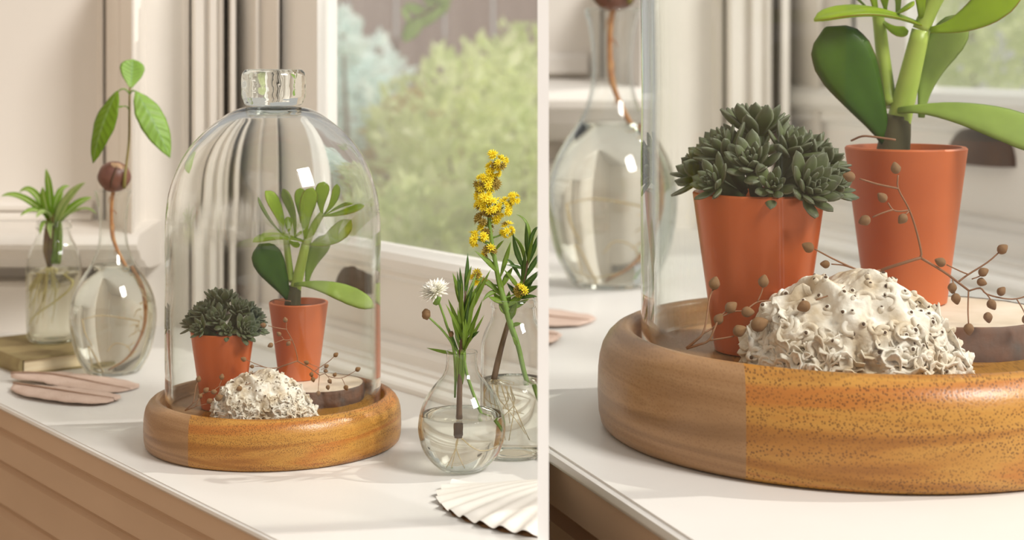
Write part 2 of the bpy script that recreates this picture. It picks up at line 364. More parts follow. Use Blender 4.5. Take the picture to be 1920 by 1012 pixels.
M_eche = leafmat('echeveria_leaf', (.16, .22, .035), (.095, .105, .066), c_edge=(.20, .215, .145), edge=.75, rough=.55, trans=.06, spec=.3)
M_ecore = mat('rosette_core', (.07, .095, .03), .6)
M_sponge = mat('chalky_white_crust', (.83, .785, .70), .85, bump=.7, bscale=520, var=(.58, .47, .33), vscale=110)
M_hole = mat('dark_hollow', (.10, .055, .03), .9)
M_twig = mat('dry_reddish_twig', (.26, .12, .055), .7, bump=.3, bscale=400)
M_pod = mat('dry_seed_pod', (.33, .18, .07), .6, bump=.5, bscale=900, var=(.20, .09, .03), vscale=300)
M_slice = mat('pale_cut_wood', (.80, .70, .57), .6, var=(.70, .585, .44), vscale=60)
M_bark = mat('grey_brown_bark', (.085, .075, .068), .85, bump=1, bscale=160, var=(.19, .085, .045), vscale=65)
M_seed = mat('avocado_seed_skin', (.13, .05, .035), .42, bump=.15, var=(.20, .085, .055), vscale=45)
M_seed_pale = mat('avocado_seed_top', (.42, .27, .15), .5, var=(.30, .15, .08), vscale=70)
M_astem = mat('avocado_stem', (.20, .12, .035), .5, var=(.22, .20, .05), vscale=30)
M_avo = leafmat('avocado_leaf', (.20, .33, .015), (.18, .31, .015), rough=.42, trans=.33, midrib=(.27, .40, .11), veins=9)
M_avo_pale = leafmat('avocado_leaf_pale', (.32, .48, .11), (.27, .44, .08), rough=.42, trans=.35, midrib=(.30, .46, .16), veins=8)
M_root = mat('rusty_root', (.36, .135, .045), .7, var=(.50, .26, .10), vscale=120)
M_root_pale = mat('pale_root', (.66, .58, .26), .6, sss=0)
M_root_wh = mat('straw_root', (.72, .58, .35), .6)
M_spider = leafmat('spider_leaf', (.28, .42, .06), (.30, .46, .07), rough=.4, trans=.36, midrib=(.74, .78, .46), sides=(.27, .43, .05))
M_spider2 = leafmat('spider_leaf_cream', (.50, .58, .26), (.45, .55, .22), rough=.4, trans=.3, midrib=(.14, .32, .03))
M_crown = mat('brown_crown', (.12, .06, .025), .8, bump=.5, var=(.20, .16, .04), vscale=50)
M_cover = mat('olive_book_cloth', (.33, .26, .115), .75, bump=.5, bscale=700, var=(.25, .18, .08), vscale=40)
M_pages = mat('yellowed_pages', (.86, .74, .52), .8, bump=.6, bscale=300, var=(.74, .58, .36), vscale=300, vstretch=(.04, .04, 1))
M_feather = mat('mauve_brown_feather', (.66, .505, .42), .7, bump=.5, bscale=500, var=(.60, .44, .355), vscale=60, vstretch=(1, 1, 1))
M_quill = mat('feather_quill', (.42, .27, .19), .5)
M_shell = mat('chalk_white_shell', (.82, .79, .735), .55, bump=.2, bscale=220, var=(.76, .72, .655), vscale=24)
M_shell_in = mat('brown_shell_inside', (.24, .125, .05), .6)
M_stem = mat('green_stem', (.16, .27, .045), .5, var=(.20, .32, .06), vscale=60)
M_stem_br = mat('brown_woody_stem', (.15, .085, .045), .7, bump=.4, var=(.11, .06, .03), vscale=60)
M_narrow = leafmat('narrow_leaf', (.24, .35, .045), (.20, .31, .035), rough=.45, trans=.33, midrib=(.25, .36, .10))
M_dark = leafmat('dark_narrow_leaf', (.075, .15, .022), (.055, .12, .02), rough=.42, trans=.2, midrib=(.14, .22, .06))
M_yellow = leafmat('yellow_floret', (.90, .74, .03), (.98, .90, .08), rough=.6, trans=.3)
M_brownfl = mat('faded_floret', (.30, .18, .035), .8, var=(.42, .32, .05), vscale=100)
M_petal = leafmat('white_petal', (.86, .84, .70), (.92, .91, .88), rough=.6, trans=.3)
M_bud = mat('brown_bud', (.20, .11, .045), .8, bump=.6, bscale=600)
M_fence = mat('purple_brown_fence', (.36, .255, .25), .75, bump=.3, bscale=20, var=(.44, .325, .315), vscale=5, vstretch=(4, 4, .3))
M_ground = mat('garden_soil', (.16, .15, .07), .95, var=(.13, .19, .06), vscale=5)
def bushmat(name, a, b, c):
    return leafmat(name, a, b, rough=.6, trans=.45, sides=c)
# ------------------------------------------------------------------ the two window bays
HL, HR, S = .2849, .2741, 2.097
BL = V((-.17303, 1.2, -HL)); BR = V((.25626, 1.2, -HR)); ROT = math.radians(-15)
dL = V((-.744, 1, 0)).normalized(); nL = V((dL.y, -dL.x, 0)); PL = V((-.0739, 1.348, -HL))
dR = V((-.346, 1, 0)).normalized(); nR = V((dR.y, -dR.x, 0)); PR = V((.56, 1.808, -HR))
RAD = 58.0/F                                              # the line of sight along the divider
def on_line(P, d, k):                                     # where P + t d meets X = k Y
    t = (k*P.y-P.x)/(d.x-k*d.y); return P+d*t
PLAN = [(-620, 1.70), (183, 1.70), (186, 1.694), (193, 1.694), (195, 1.704), (202, 1.688), (206, 1.686), (213, 1.664), (221, 1.648), (226, 1.646), (236, 1.622), (247, 1.604), (251, 1.604), (254, 1.640),
        (259, 1.646), (262, 1.676), (268, 1.684), (273, 1.694), (342, 1.694), (345, 1.686), (354, 1.686), (357, 1.704), (362, 1.668), (366, 1.660), (379, 1.660), (384, 1.668), (390, 1.668), (394, 1.660), (404, 1.660), (408, 1.668), (412, 1.664), (419, 1.664), (421, 1.706), (430, 1.668), (433, 1.652), (441, 1.652), (444, 1.706), (480, 1.650), (488, 1.658), (518, 1.636),
        (520, 1.632), (523, 1.632), (525, 1.664), (531, 1.648)]
def bay(n, h, P, d, nn, s, umap, ymap, u_end, label):
    top = .085*ymap(1.70)/1.70
    pl = [WZ(umap(u), ymap(y), 0) for u, y in PLAN if umap(u) > (1018 if n == 2 else -999)]
    if n == 2: pl = [WZ(1018, ymap(1.70), 0)]+pl
    v, f = [], []
    for p in pl: v += [V((p.x, p.y, -h-.02)), V((p.x, p.y, top))]
    m = len(pl)
    back = ymap(1.80)
    for p in (pl[-1], pl[0]): v += [V((p.x*back/p.y, back, -h-.02)), V((p.x*back/p.y, back, top))]
    tot = m+2
    for i in range(tot):
        j = (i+1) % tot; f.append((2*i, 2*j, 2*j+1, 2*i+1))
    f.append(tuple(2*i for i in range(tot))); f.append(tuple(2*i+1 for i in range(tot)))
    struct('wall_left' if n == 1 else 'wall_back', (v, f), M_paint, 'cream panelled wall with vertical mouldings, '+label, 'wall', crease=12)
    # ledge, panel bead and baseboard under the panel
    k = s; y0 = ymap(1.70); uA, uB = umap(-620 if n == 1 else 118), umap(262)
    A = WZ(uA, y0, -h); Bq = V((WZ(uB, ymap(1.60), 0).x, y0, -h))
    prof = [(0, .109), (.088, .105), (.100, .1045), (.108, .101), (.112, .096), (.110, .091), (.103, .089), (.100, .086), (.094, .080), (.082, .077), (.070, .070), (.050, .066), (0, .064)]
    struct('trim_%d' % (1 if n == 1 else 4), sweep(A, Bq, (0, -1, 0), [(o*k, z*k) for o, z in prof]), M_paint, 'moulded cream ledge under the wall panel, '+label, 'ledge', crease=30)
    A2 = WZ(uA, y0, -h); B2 = WZ(umap(176), y0, -h)
    struct('trim_%d' % (2 if n == 1 else 5), sweep(A2, B2, (0, -1, 0), [(0, .128), (.006*k, .127*k), (.010*k, .123*k), (.009*k, .119*k), (.004*k, .118*k), (.012*k, .113*k), (.012*k, .109*k), (0, .108*k)] if n == 1 else [(0, .128*k), (.006*k, .127*k), (.010*k, .123*k), (.012*k, .113*k), (0, .108*k)]),
           M_paint, 'thin cream bead moulding above the ledge, '+label, 'moulding', crease=30)
    struct('baseboard_%s' % ('left' if n == 1 else 'back'), sweep(WZ(uA, y0, -h), WZ(umap(256), y0, -h), (0, -1, 0), [(0, 0), (.045*k, 0), (.045*k, .046*k), (.040*k, .050*k), (0, .050*k)]), M_paint,
           'plain cream baseboard at the back of the sill, '+label, 'baseboard', crease=30)
    # window wall
    E0 = on_line(P, d, u_end); far = (ymap(1.74)-P.y)/d.y
    E1 = P+d*far
    pf = [(-.0, -.02), (0, .004), (.002, .006), (.010, .007), (.011, .0095), (.022, .0105), (.0225, .013), (.030, .014), (.031, .022), (.034, .026), (.040, .027), (.043, .031), (.050, .032),
          (.051, .078), (.047, .080), (.045, .083), (.047, .086), (.044, .088), (.040, .092), (.041, .098), (.046, .103), (.066, .106), (.074, .106), (.074, -.02)]
    sw = sweep(E0, E1, nn, [(o*k, z*k) for o, z in pf])
    for i, (o, z) in enumerate(pf):
        q = on_line(P+nn*(o*k), d, u_end); sw[0][i] = V((q.x, q.y, -h+z*k))
    win = struct('window_%d' % n, sw, M_window, 'cream sash window with a moulded bottom rail, '+label, 'window', crease=14)
    st0 = None
    def at(o, u):
        q = P+nn*(o*k); return on_line(q, d, (u-UC)/F)
    a, b = at(.055, umap(529)), at(.055, umap(595))
    c, e = a+nn*(.022*k), b+nn*(.022*k)
    obj('window_stile', prism([(p.x, p.y) for p in (a, b, e, c)], -h+.09*k, top), M_window, win, smooth=False)
    g0, g1 = at(.064, umap(593)), at(.064, 0); g1 = on_line(P+nn*(.064*k), d, u_end)
    g2, g3 = g1+nn*.003*k, g0+nn*.003*k
    obj('pane', prism([(p.x, p.y) for p in (g0, g1, g2, g3)], -h+.104*k, top), M_pane, win, smooth=False)
    # cup pull on the apron
    q = at(.051, umap(672) if n == 1 else 1846); z0 = -h+.062*k
    vv, ff = [], []; hw, ht, dp = .029*k, .024*k, .014*k; NU, NV = 16, 8
    for shell in (1, .86):
        for i in range(NV+1):
            th = math.pi/2*i/NV
            for j in range(NU+1):
                al = math.pi*j/NU
                vv.append(q+d*(-hw*math.cos(al)*math.cos(th*.0)*shell)*1.0-nn*(dp*math.sin(al)**.5*math.cos(th)*shell if al not in (0,) else 0)+V((0, 0, z0-q.z+ht*(math.sin(th)*math.sin(al)**.6)*shell)))
    for b0 in (0, (NV+1)*(NU+1)):
        for i in range(NV):
            for j in range(NU):
                r = b0+i*(NU+1)+j; ff.append((r, r+1, r+NU+2, r+NU+1))
    obj('cup_pull', (vv, ff), M_bronze, win)
    # rim plate behind the pull
    poly = [q+d*(math.cos(t)*hw*1.08)+V((0, 0, z0-q.z+math.sin(t)*ht*1.12)) for t in [math.pi*i/14 for i in range(15)]]
    pv = [p-nn*.001*k for p in poly]+[p+nn*.002*k for p in poly]; m2 = len(poly)
    obj('pull_plate', (pv, [tuple(range(m2)), tuple(range(2*m2-1, m2-1, -1))]+[(i, i+1, m2+i+1, m2+i) for i in range(m2-1)]), M_bronze, win, smooth=False)
umL = lambda u: u
ymL = lambda y: y
umR = lambda u: 1120+1.43*(u-190)
ymR = lambda y: 2.52+(y-1.70)*S
bay(1, HL, PL, dL, nL, 1, umL, ymL, RAD, 'left picture')
bay(2, HR, PR, dR, nR, S, umR, ymR, .45, 'right close-up')
# sills
eL = V((-.411, 1.328, 0)); eR = V((.0254, 1.1405, 0))
def edge_pt(e, d, Y): return e+d*((Y-e.y)/d.y)
a0 = on_line(eL, dL, RAD); b0 = on_line(PL+nL*.02, dL, RAD)
pA = edge_pt(eL, dL, 2.1); pB = edge_pt(PL+nL*.02, dL, 1.76)
tabL = [(a0.x, a0.y), (.0225, a0.y+.004), (.0225, .953), (RAD*.953, .953), (b0.x, b0.y), (pB.x, pB.y), (pA.x, pA.y)]
struct('trim_3', prism(tabL, -HL-.0045, -HL), M_sill, 'deep white painted window sill, left picture', 'sill', smooth=False)
aR = on_line(eR, dR, RAD); e9 = edge_pt(eR, dR, .60); fR = edge_pt(PR+nR*.04, dR, .60); gR = edge_pt(PR+nR*.04, dR, 2.60)
tabR = [(e9.x, e9.y), (fR.x, fR.y), (gR.x, gR.y), (RAD*2.60, 2.60), (RAD*2.0-.0, 2.0), (-.02, 1.98), (-.02, 1.52), (RAD*1.46, 1.46), (aR.x, aR.y)]
struct('trim_6', prism(tabR, -HR-.0045*S, -HR), M_sill, 'deep white painted window sill, right close-up', 'sill', smooth=False)
def fascia(name, e, d, nn, h, s, yA, yB, lab, end=None):
    A, B = edge_pt(e, d, yA), edge_pt(e, d, yB); A.z = B.z = -h
    pf = [(-.03, -.001), (-.0012, 0.0), (.0016, -.0012), (.0022, -.003), (.001, -.0048), (-.003, -.006), (-.003, -.021), (-.010, -.024), (-.015, -.031), (-.012, -.034), (-.012, -.054), (-.018, -.058), (-.026, -.066), (-.023, -.069),
          (-.023, -.098), (-.030, -.104), (-.040, -.115), (-.036, -.12), (-.036, -.45), (-.08, -.45)]
    edge = [(o*s, z*s) for o, z in pf[:6]]
    body = [(o*s, z*s) for o, z in pf[5:]]
    def sw(pr):
        g = sweep(A, B, -nn, pr)
        if end is not None:
            for i, (o, z) in enumerate(pr):
                q = on_line(e-nn*o, d, end); g[0][len(pr)+i] = V((q.x, q.y, -h+z))
        return g
    r = struct(name, sw(edge+[(-.03*s, -.006*s)]), M_sill, 'chipped white front edge of the sill, '+lab, 'sill edge', crease=40)
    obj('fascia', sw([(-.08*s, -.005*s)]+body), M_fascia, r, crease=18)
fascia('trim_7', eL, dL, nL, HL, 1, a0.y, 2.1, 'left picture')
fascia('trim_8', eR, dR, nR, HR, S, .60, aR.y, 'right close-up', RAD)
# slim divider between the two bays, seen end-on
yP = .948; xa, xb = (1008-UC)/F, (1029-UC)/F
struct('wall_middle', prism([(xa*yP, yP), (xb*yP, yP), (xb*(yP+.004), yP+.004), (xa*(yP+.004), yP+.004)], -HL, .10), M_white, 'slim white upright strip dividing the two pictures', 'divider', smooth=False)
# unseen wall added on the left to dim and tint the sky light
struct('wall_light_block', box((-1.15, -2.5, -1.0), (-1.10, 2.15, 1.3)), mat('tan_light_block', (.52, .43, .34), .6, var=(.46, .37, .28), vscale=3), 'unseen tan wall added to shape the light from the left', 'wall', smooth=False)
# room floor below the sills
struct('floor', box((-3, -2.5, -1.0), (3, 2.2, -.96)), mat('brown_floorboards', (.30, .19, .11), .5, var=(.25, .15, .08), vscale=3, vstretch=(1, 8, 1)), 'brown wooden room floor below the sills', 'floor', smooth=False)
# ------------------------------------------------------------------ garden behind the glass
struct('ground', box((-3, 2.25, -1.05), (6, 9, -1.0)), M_ground, 'garden soil outside the windows', 'ground', smooth=False)
fe = thing('board_fence', 'purple-brown board fence at the back of the garden', 'fence', (0, 4.6, -1))
bw = .135; bmeshv = box((-bw/2+.004, -.012, 0), (bw/2-.004, .012, 1.28))
proto = None
for i in range(11):
    x = -.66+i*bw
    if proto is None: proto = obj('board', bmeshv, M_fence, fe, smooth=False); o = proto
    else: o = proto.copy(); COL.objects.link(o); o.parent = fe
    o.location = (x, .010*(i % 2)+.004*random.random(), 0); o.scale = (1, 1, .97+.05*random.random())
for z in (.25, .95): obj('rail', box((-.74, .03, z), (.76, .07, z+.08)), M_fence, fe, smooth=False)
def bush(name, label, c, rad, n, ls, mt, seed, z0=-1.0, cat='shrub', stems=5, shape='round', group=None):
    rd = random.Random(seed); v, f, at = [], [], []; c = V(c)
    t = thing(name, label, cat, V((c.x, c.y, z0)), group)
    for k in range(n):
        while True:
            p = V((rd.uniform(-1, 1), rd.uniform(-1, 1), rd.uniform(-1, 1)))
            if p.length <= 1 and p.length > .35: break
        cl = noise.noise(V((p.x*2.2+seed, p.y*2.2, p.z*2.2)))
        if cl < -.12 and rd.random() < .8: continue
        if shape == 'cone':
            kz = (1-p.z)/2; p.x *= .25+.85*kz; p.y *= .25+.85*kz
        q = c+V((p.x*rad[0], p.y*rad[1], p.z*rad[2]))*(1+.18*cl)
        dr = (V((p.x, p.y, p.z+.3)).normalized()*.7+V((rd.uniform(-1, 1), rd.uniform(-1, 1), rd.uniform(-.7, 1))))
        if dr.length < .1: continue
        dr.normalize(); sd_ = dr.cross(V((rd.uniform(-1, 1), rd.uniform(-1, 1), rd.uniform(-1, 1))))
        if sd_.length < .1: continue
        sd_.normalize(); nn = dr.cross(sd_); L = ls*rd.uniform(.6, 1.35); b = len(v); w2 = L*.27
        v += [q, q+dr*L*.5+sd_*w2+nn*.06*L, q+dr*L, q+dr*L*.5-sd_*w2+nn*.06*L]; rr = rd.random()*.6+.4*(cl+.5)
        at += [(rr, 0, 0)]*4; f += [(b, b+1, b+2), (b, b+2, b+3)]
    fo = obj('foliage', (v, f, at), mt, t, off=t.location, smooth=False); fo['kind'] = 'stuff'
    for i in range(stems):
        a = 6.28*i/max(1, stems)+seed; e = V((c.x+math.cos(a)*rad[0]*.5, c.y+math.sin(a)*rad[1]*.5, c.z+rad[2]*(.2+.3*rd.random())))
        b0 = V((c.x+math.cos(a)*.03, c.y+math.sin(a)*.03, z0)); obj('stem', tube([b0, (b0+e)/2+V((rd.uniform(-.03, .03), 0, .05)), e], [.012, .008, .003], 6, 3), M_stem_br, t, off=t.location)
    return t
B_green = bushmat('light_green_leaves', (.52, .60, .30), (.88, .90, .64), (.70, .78, .46))
B_green2 = bushmat('mid_green_leaves', (.40, .50, .22), (.78, .82, .50), (.58, .66, .34))
B_blue = bushmat('blue_grey_needles', (.60, .70, .70), (.92, .95, .93), (.76, .82, .82))
B_olive = bushmat('olive_tan_leaves', (.44, .38, .18), (.70, .58, .34), (.55, .48, .25))
bush('feathery_shrub', 'large pale green feathery shrub outside the window, left picture', W(900, 300, 3.5)+V((0, 0, -.11)), (.275, .26, .35), 4400, .042, B_green, 3)
bush('low_shrub', 'low mid-green shrub just above the window rail, left picture', W(775, 440, 2.75)+V((0, 0, -.08)), (.16, .15, .16), 1900, .034, B_green2, 5)
bush('blue_conifer', 'blue-grey conifer left of the garden shrubs', W(672, 190, 4.05)+V((0, 0, -.03)), (.145, .13, .165), 1500, .045, B_blue, 8, cat='conifer', stems=3)
bush('blue_conifer', 'small blue-grey conifer tip near the window frame', W(622, 70, 3.9), (.065, .07, .06), 320, .04, B_blue, 12, cat='conifer', stems=2)
bush('tan_shrub', 'tan and olive shrub between the conifer and the pale shrub', W(775, 235, 3.9)+V((0, 0, -.08)), (.10, .10, .16), 900, .04, B_olive, 15)
bush('tall_shrub', 'mid-green shrub in the upper right of the left window', W(985, 150, 4.1)+V((0, 0, -.12)), (.16, .15, .25), 1500, .045, B_green2, 21)
bush('garden_shrub', 'blurred yellow-green shrub outside the right window', W(1860, 80, 4.4), (.32, .25, .34), 2600, .055, B_green, 33)
br = thing('hanging_branch', 'green leafy branch hanging from the top of the left window', 'branch', W(800, 25, 3.1))
pts = [W(905, -120, 3.1), W(860, -40, 3.08), W(820, 10, 3.06), W(770, 38, 3.05)]
obj('twig', tube(pts, [.006, .004, .003, .002], 6), M_stem_br, br, off=br.location)
for i in range(15):
    t = i/14; a = smooth_line(pts, 6); p = a[int(t*(len(a)-1))]; s = (-1)**i
    tip = p+V((-.045+random.uniform(-.02, .03), random.uniform(-.03, .03), -.015+s*.035))
    obj('leaf', leaf(p, tip, .034, (0.2, -.7, .7), prof='ovate', thick=.04, nu=5, nv=4), M_avo_pale, br, off=br.location)
# ------------------------------------------------------------------ cloche display (built in the left bay, copied larger to the right)
PX = D/F
def LP(u, v, ly):                     # pixel of the left picture at depth ly behind the display centre -> world
    return W(u, v, 1.2+ly)
def RP(u, v, ly):                     # pixel of the right close-up -> the matching world point of the left display
    p = W(u, v, 1.2+ly*S)-BR; p /= S
    return BL+Matrix.Rotation(-ROT, 3, 'Z') @ p
def loc(x, y, z): return BL+V((x, y, z))
SETS = []                             # (thing, label for the right copy, extra rotation)
R0, H0 = .0923, .0341
ZF = H0-.0088                         # floor of the tray
prof = [(0, .0002), (.0880, .0002), (.0900, .0006), (.0914, .0020), (.0921, .005), (R0+.0002, .012), (R0, .0195), (.0918, .0238), (.0908, .0275), (.0890, .0306), (.0868, .0327), (.0845, .0338), (.0828, H0), (.0813, .0337), (.0804, .0326), (.0799, .0305), (.0798, ZF+.0004), (.0794, ZF), (0, ZF)]
bt = thing('wooden_base', 'round turned wooden base under the left glass cloche', 'base', BL)
obj('turned_disc', lathe(prof, seg=128), M_wood, bt, crease=60)
SETS.append((bt, 'round turned wooden base in the right close-up', math.radians(11)))
ct = thing('glass_cloche', 'tall glass bell cloche with a solid glass knob, left picture', 'cloche', BL+V((0, 0, ZF)))
out = [(200.5, 752), (200.5, 640), (200, 520), (200.5, 440), (199.5, 405), (196, 372), (191, 350), (184, 329), (173, 304), (161, 284), (147, 265), (130, 247), (110, 230), (92, 217), (74, 207), (56, 201), (40, 199)]
po = [(r*PX, (826-y)*PX-ZF) for r, y in out]; po[0] = (po[0][0], .0006)
th = [.0021]*8+[.0023, .0026, .0029, .0033, .0036, .0039, .0042, .0044, .0046]
pin = []
for i, (r, z) in enumerate(po):
    a = po[max(i-1, 0)]; b = po[min(i+1, len(po)-1)]; t = V((b[0]-a[0], b[1]-a[1])).normalized(); pin.append((r-t.y*th[i], z-(-t.x)*th[i]))
def spl(P, n=4): return [(q.x, q.y) for q in smooth_line([V((a, b, 0)) for a, b in P], n)]
po_s, pi_s = spl(po), spl(pin)
body = [(0, po[-1][1]+.0004)]+po_s[::-1]+[(po[0][0]-.0008, 0)]+pi_s+[(0, pin[-1][1])]
obj('bell', lathe(body, seg=128, wob=.006, seed=3), M_cloche, ct)
ztop = po[-1][1]-.0002
kp = [(0, 197), (30, 197.5), (50, 197), (54.5, 193), (56, 188), (59.5, 180), (60, 165), (60, 148), (58.5, 138), (54, 132), (46, 129.5), (0, 129)]
obj('knob', lathe([(r*PX, (826-y)*PX-ZF) for r, y in spl(kp, 3)], seg=96), M_knob, ct)
SETS.append((ct, 'clear glass cloche wall standing in the groove, right close-up', 0))
# pots
def pot(name, label, x, y, z, mt, rt=.0229, rb=.0152, h=.0555):
    b = loc(x, y, z); t = thing(name, label, 'pot', b)
    obj('pot_body', lathe([(0, 0), (rb-.001, 0), (rb, .0006), (rt, h-.0006), (rt-.0005, h), (rt-.002, h), (rt-.0024, h-.001), (rt-.0035, h-.006), (0, h-.006)], seg=72), mt, t, crease=40)
    v, f = lathe([(rt-.0028, h-.006), (rt*.7, h-.0045), (rt*.35, h-.0038), (0, h-.0035)], seg=40)
    v = [p+V((0, 0, .0012*noise.noise(p*420))) for p in v]
    obj('soil', (v, f), M_soil, t)
    return t
p1 = (-.036, -.006); p2 = (.0125, .0435); ZS = ZF+.0115
pt1 = pot('plant_pot', 'copper-toned pot with a grey-green rosette succulent, left picture', *p1, ZF, M_pot)
pt2 = pot('plant_pot', 'terracotta pot with a tall jade plant, left picture', *p2, ZS, M_pot2, rt=.0222, rb=.0148, h=.0575)
SETS += [(pt1, 'copper-toned pot with the dark rosette succulent, right close-up', 0), (pt2, 'terracotta pot with the thick jade stem, right close-up', 0)]
# wood slice
wx, wy, wr = .0262, .0265, .0372
ws = thing('wood_slice', 'pale wood slice with dark bark edge beside the white crust, left picture', 'wood slice', loc(wx, wy, ZF))
def wob(a, k=1): return wr*(1+.02*noise.noise((math.cos(a)*2, math.sin(a)*2, 3.1))+.012*k*noise.noise((math.cos(a)*9, math.sin(a)*9, 1.1)))
n = 96; v, f = [], []
for z, s in ((.0006, .975), (.0115, .975)):
    for k in range(n): a = 6.28319*k/n; v.append(V((wob(a)*s*math.cos(a), wob(a)*s*math.sin(a), z)))
f = [tuple(range(n-1, -1, -1)), tuple(range(n, 2*n))]+[(k, (k+1) % n, n+(k+1) % n, n+k) for k in range(n)]
obj('cut_wood', (v, f), M_slice, ws, smooth=False)
v, f = [], []; rowz = [0, .002, .0045, .007, .0095, .0112, .0117, .0117]; rs = [.985, 1.0, 1.01, 1.0, 1.005, .995, .985, .968]
for z, s in zip(rowz, rs):
    for k in range(n):
        a = 6.28319*k/n; rr = wob(a, 2)*s*(1+(.012*noise.noise((math.cos(a)*16, math.sin(a)*16, z*500)) if s > .97 else 0)); v.append(V((rr*math.cos(a), rr*math.sin(a), z)))
for i in range(len(rowz)-1):
    for k in range(n): f.append((i*n+k, i*n+(k+1) % n, (i+1)*n+(k+1) % n, (i+1)*n+k))
obj('bark', (v, f), M_bark, ws)
SETS.append((ws, 'pale wood slice with charred bark edge, right close-up', 0))
# white crusty lump
sx, sy = -.0016, -.0352; A3 = (.0345, .0262, .0315)
sp_ = thing('tube_crust_lump', 'white ruffled lump of crusty sea tubes, left picture', 'sea crust', loc(sx, sy, ZF))
def crust_r(d):
    low = max(0, min(1, (.62-d.z)/.5)); p = V((d.x*1.2, d.y, d.z))
    r = 1+.09*noise.noise(p*2.1+V((4, 1, 2)))+.05*noise.noise(p*5+V((1, 7, 3)))
    rg = 1-abs(noise.noise(p*7.5+V((2, 5, 8)))*2.2); r += (.014+.12*low)*(rg-.6)
    rg2 = 1-abs(noise.noise(p*15+V((9, 2, 4)))*2.2); r += (.005+.055*low)*(rg2-.6)
    # oblique smooth folds on the upper left
    r += .075*(1-low)*math.sin((d.x*1.0+d.y*.7)*11+2*noise.noise(p*2))*max(0, min(1, .6-d.x))
    dist = noise.voronoi(p*5.5)[0][0]
    if dist < .23: r -= .13*(1-dist/.23)*(.4+low)
    return r
NU, NVv = 230, 84; v, f = [], []
for i in range(NVv+1):
    th_ = math.pi*.5*1.08*i/NVv
    for k in range(NU):
        a = 6.28319*k/NU; d = V((math.sin(th_)*math.cos(a), math.sin(th_)*math.sin(a), math.cos(th_)))
        r = crust_r(d); q = 1-.28*max(0, -d.y*.0)
        z = max(0, d.z*A3[2]*r*(1 if d.x < .35 else 1-.18*(d.x-.35)))
        sq = (abs(math.cos(a))**.15)
        v.append(V((d.x*A3[0]*r, d.y*A3[1]*r, z)))
for i in range(NVv):
    for k in range(NU): f.append((i*NU+k, i*NU+(k+1) % NU, (i+1)*NU+(k+1) % NU, (i+1)*NU+k))
f.append(tuple(range(NVv*NU, NVv*NU+NU)))
obj('crust_body', (v, f), M_sponge, sp_)
rd = random.Random(4); tubes, holes = [], []
for k in range(120):
    a = rd.uniform(math.pi*.93, math.pi*2.07) if k < 80 else rd.uniform(0, 6.28); el = rd.uniform(.02, .62) if k < 75 else rd.uniform(.35, 1.1)
    d = V((math.cos(el)*math.cos(a), math.cos(el)*math.sin(a), math.sin(el))); r = crust_r(d)*.96
    c = V((d.x*A3[0]*r, d.y*A3[1]*r, max(.0008, d.z*A3[2]*r*(1 if d.x < .35 else 1-.18*(d.x-.35)))))
    nn = V((d.x/A3[0], d.y/A3[1], d.z/A3[2])).normalized(); s1 = nn.cross(V((rd.uniform(-1, 1), rd.uniform(-1, 1), rd.uniform(-1, 1)))).normalized(); s2 = nn.cross(s1)
    cr = rd.uniform(.0012, .0034); tr = rd.uniform(.00055, .0011); ar = rd.uniform(2.2, 5.2); pts = []
    for j in range(7):
        t = j/6; g = ar*t; pts.append(c+s1*cr*math.cos(g)+s2*cr*math.sin(g)*rd.uniform(.75, 1.0)+nn*(.0008*math.sin(3*t)+.0016*t*(k % 2)))
    pts = [V((q.x, q.y, max(.0006, q.z))) for q in pts]
    tubes.append(tube(pts, [tr*1.15, tr, tr*.95, tr*.9, tr*1.05], 7, 2))
    e = pts[-1]; ed = (pts[-1]-pts[-2]).normalized(); holes.append(ball(e+ed*tr*.05, tr*.62, 6, 4))
for k in range(60):
    a = rd.uniform(0, 6.28) if k < 15 else rd.uniform(math.pi*1.1, math.pi*2.2); el = rd.uniform(.3, 1.35)
    d = V((math.cos(el)*math.cos(a), math.cos(el)*math.sin(a), math.sin(el))); r = crust_r(d)
    c = V((d.x*A3[0]*r, d.y*A3[1]*r, d.z*A3[2]*r*(1 if d.x < .35 else 1-.18*(d.x-.35)))); nn = V((d.x/A3[0], d.y/A3[1], d.z/A3[2])).normalized()
    tr = rd.uniform(.0007, .0011); dirn = (nn+V((rd.uniform(-.6, .6), rd.uniform(-.6, .6), 0))).normalized()
    tubes.append(tube([c-dirn*.001, c+dirn*.0009], [tr*1.25, tr], 8, 1)); holes.append(ball(c+dirn*.00075, tr*.66, 6, 4))
ruf = []
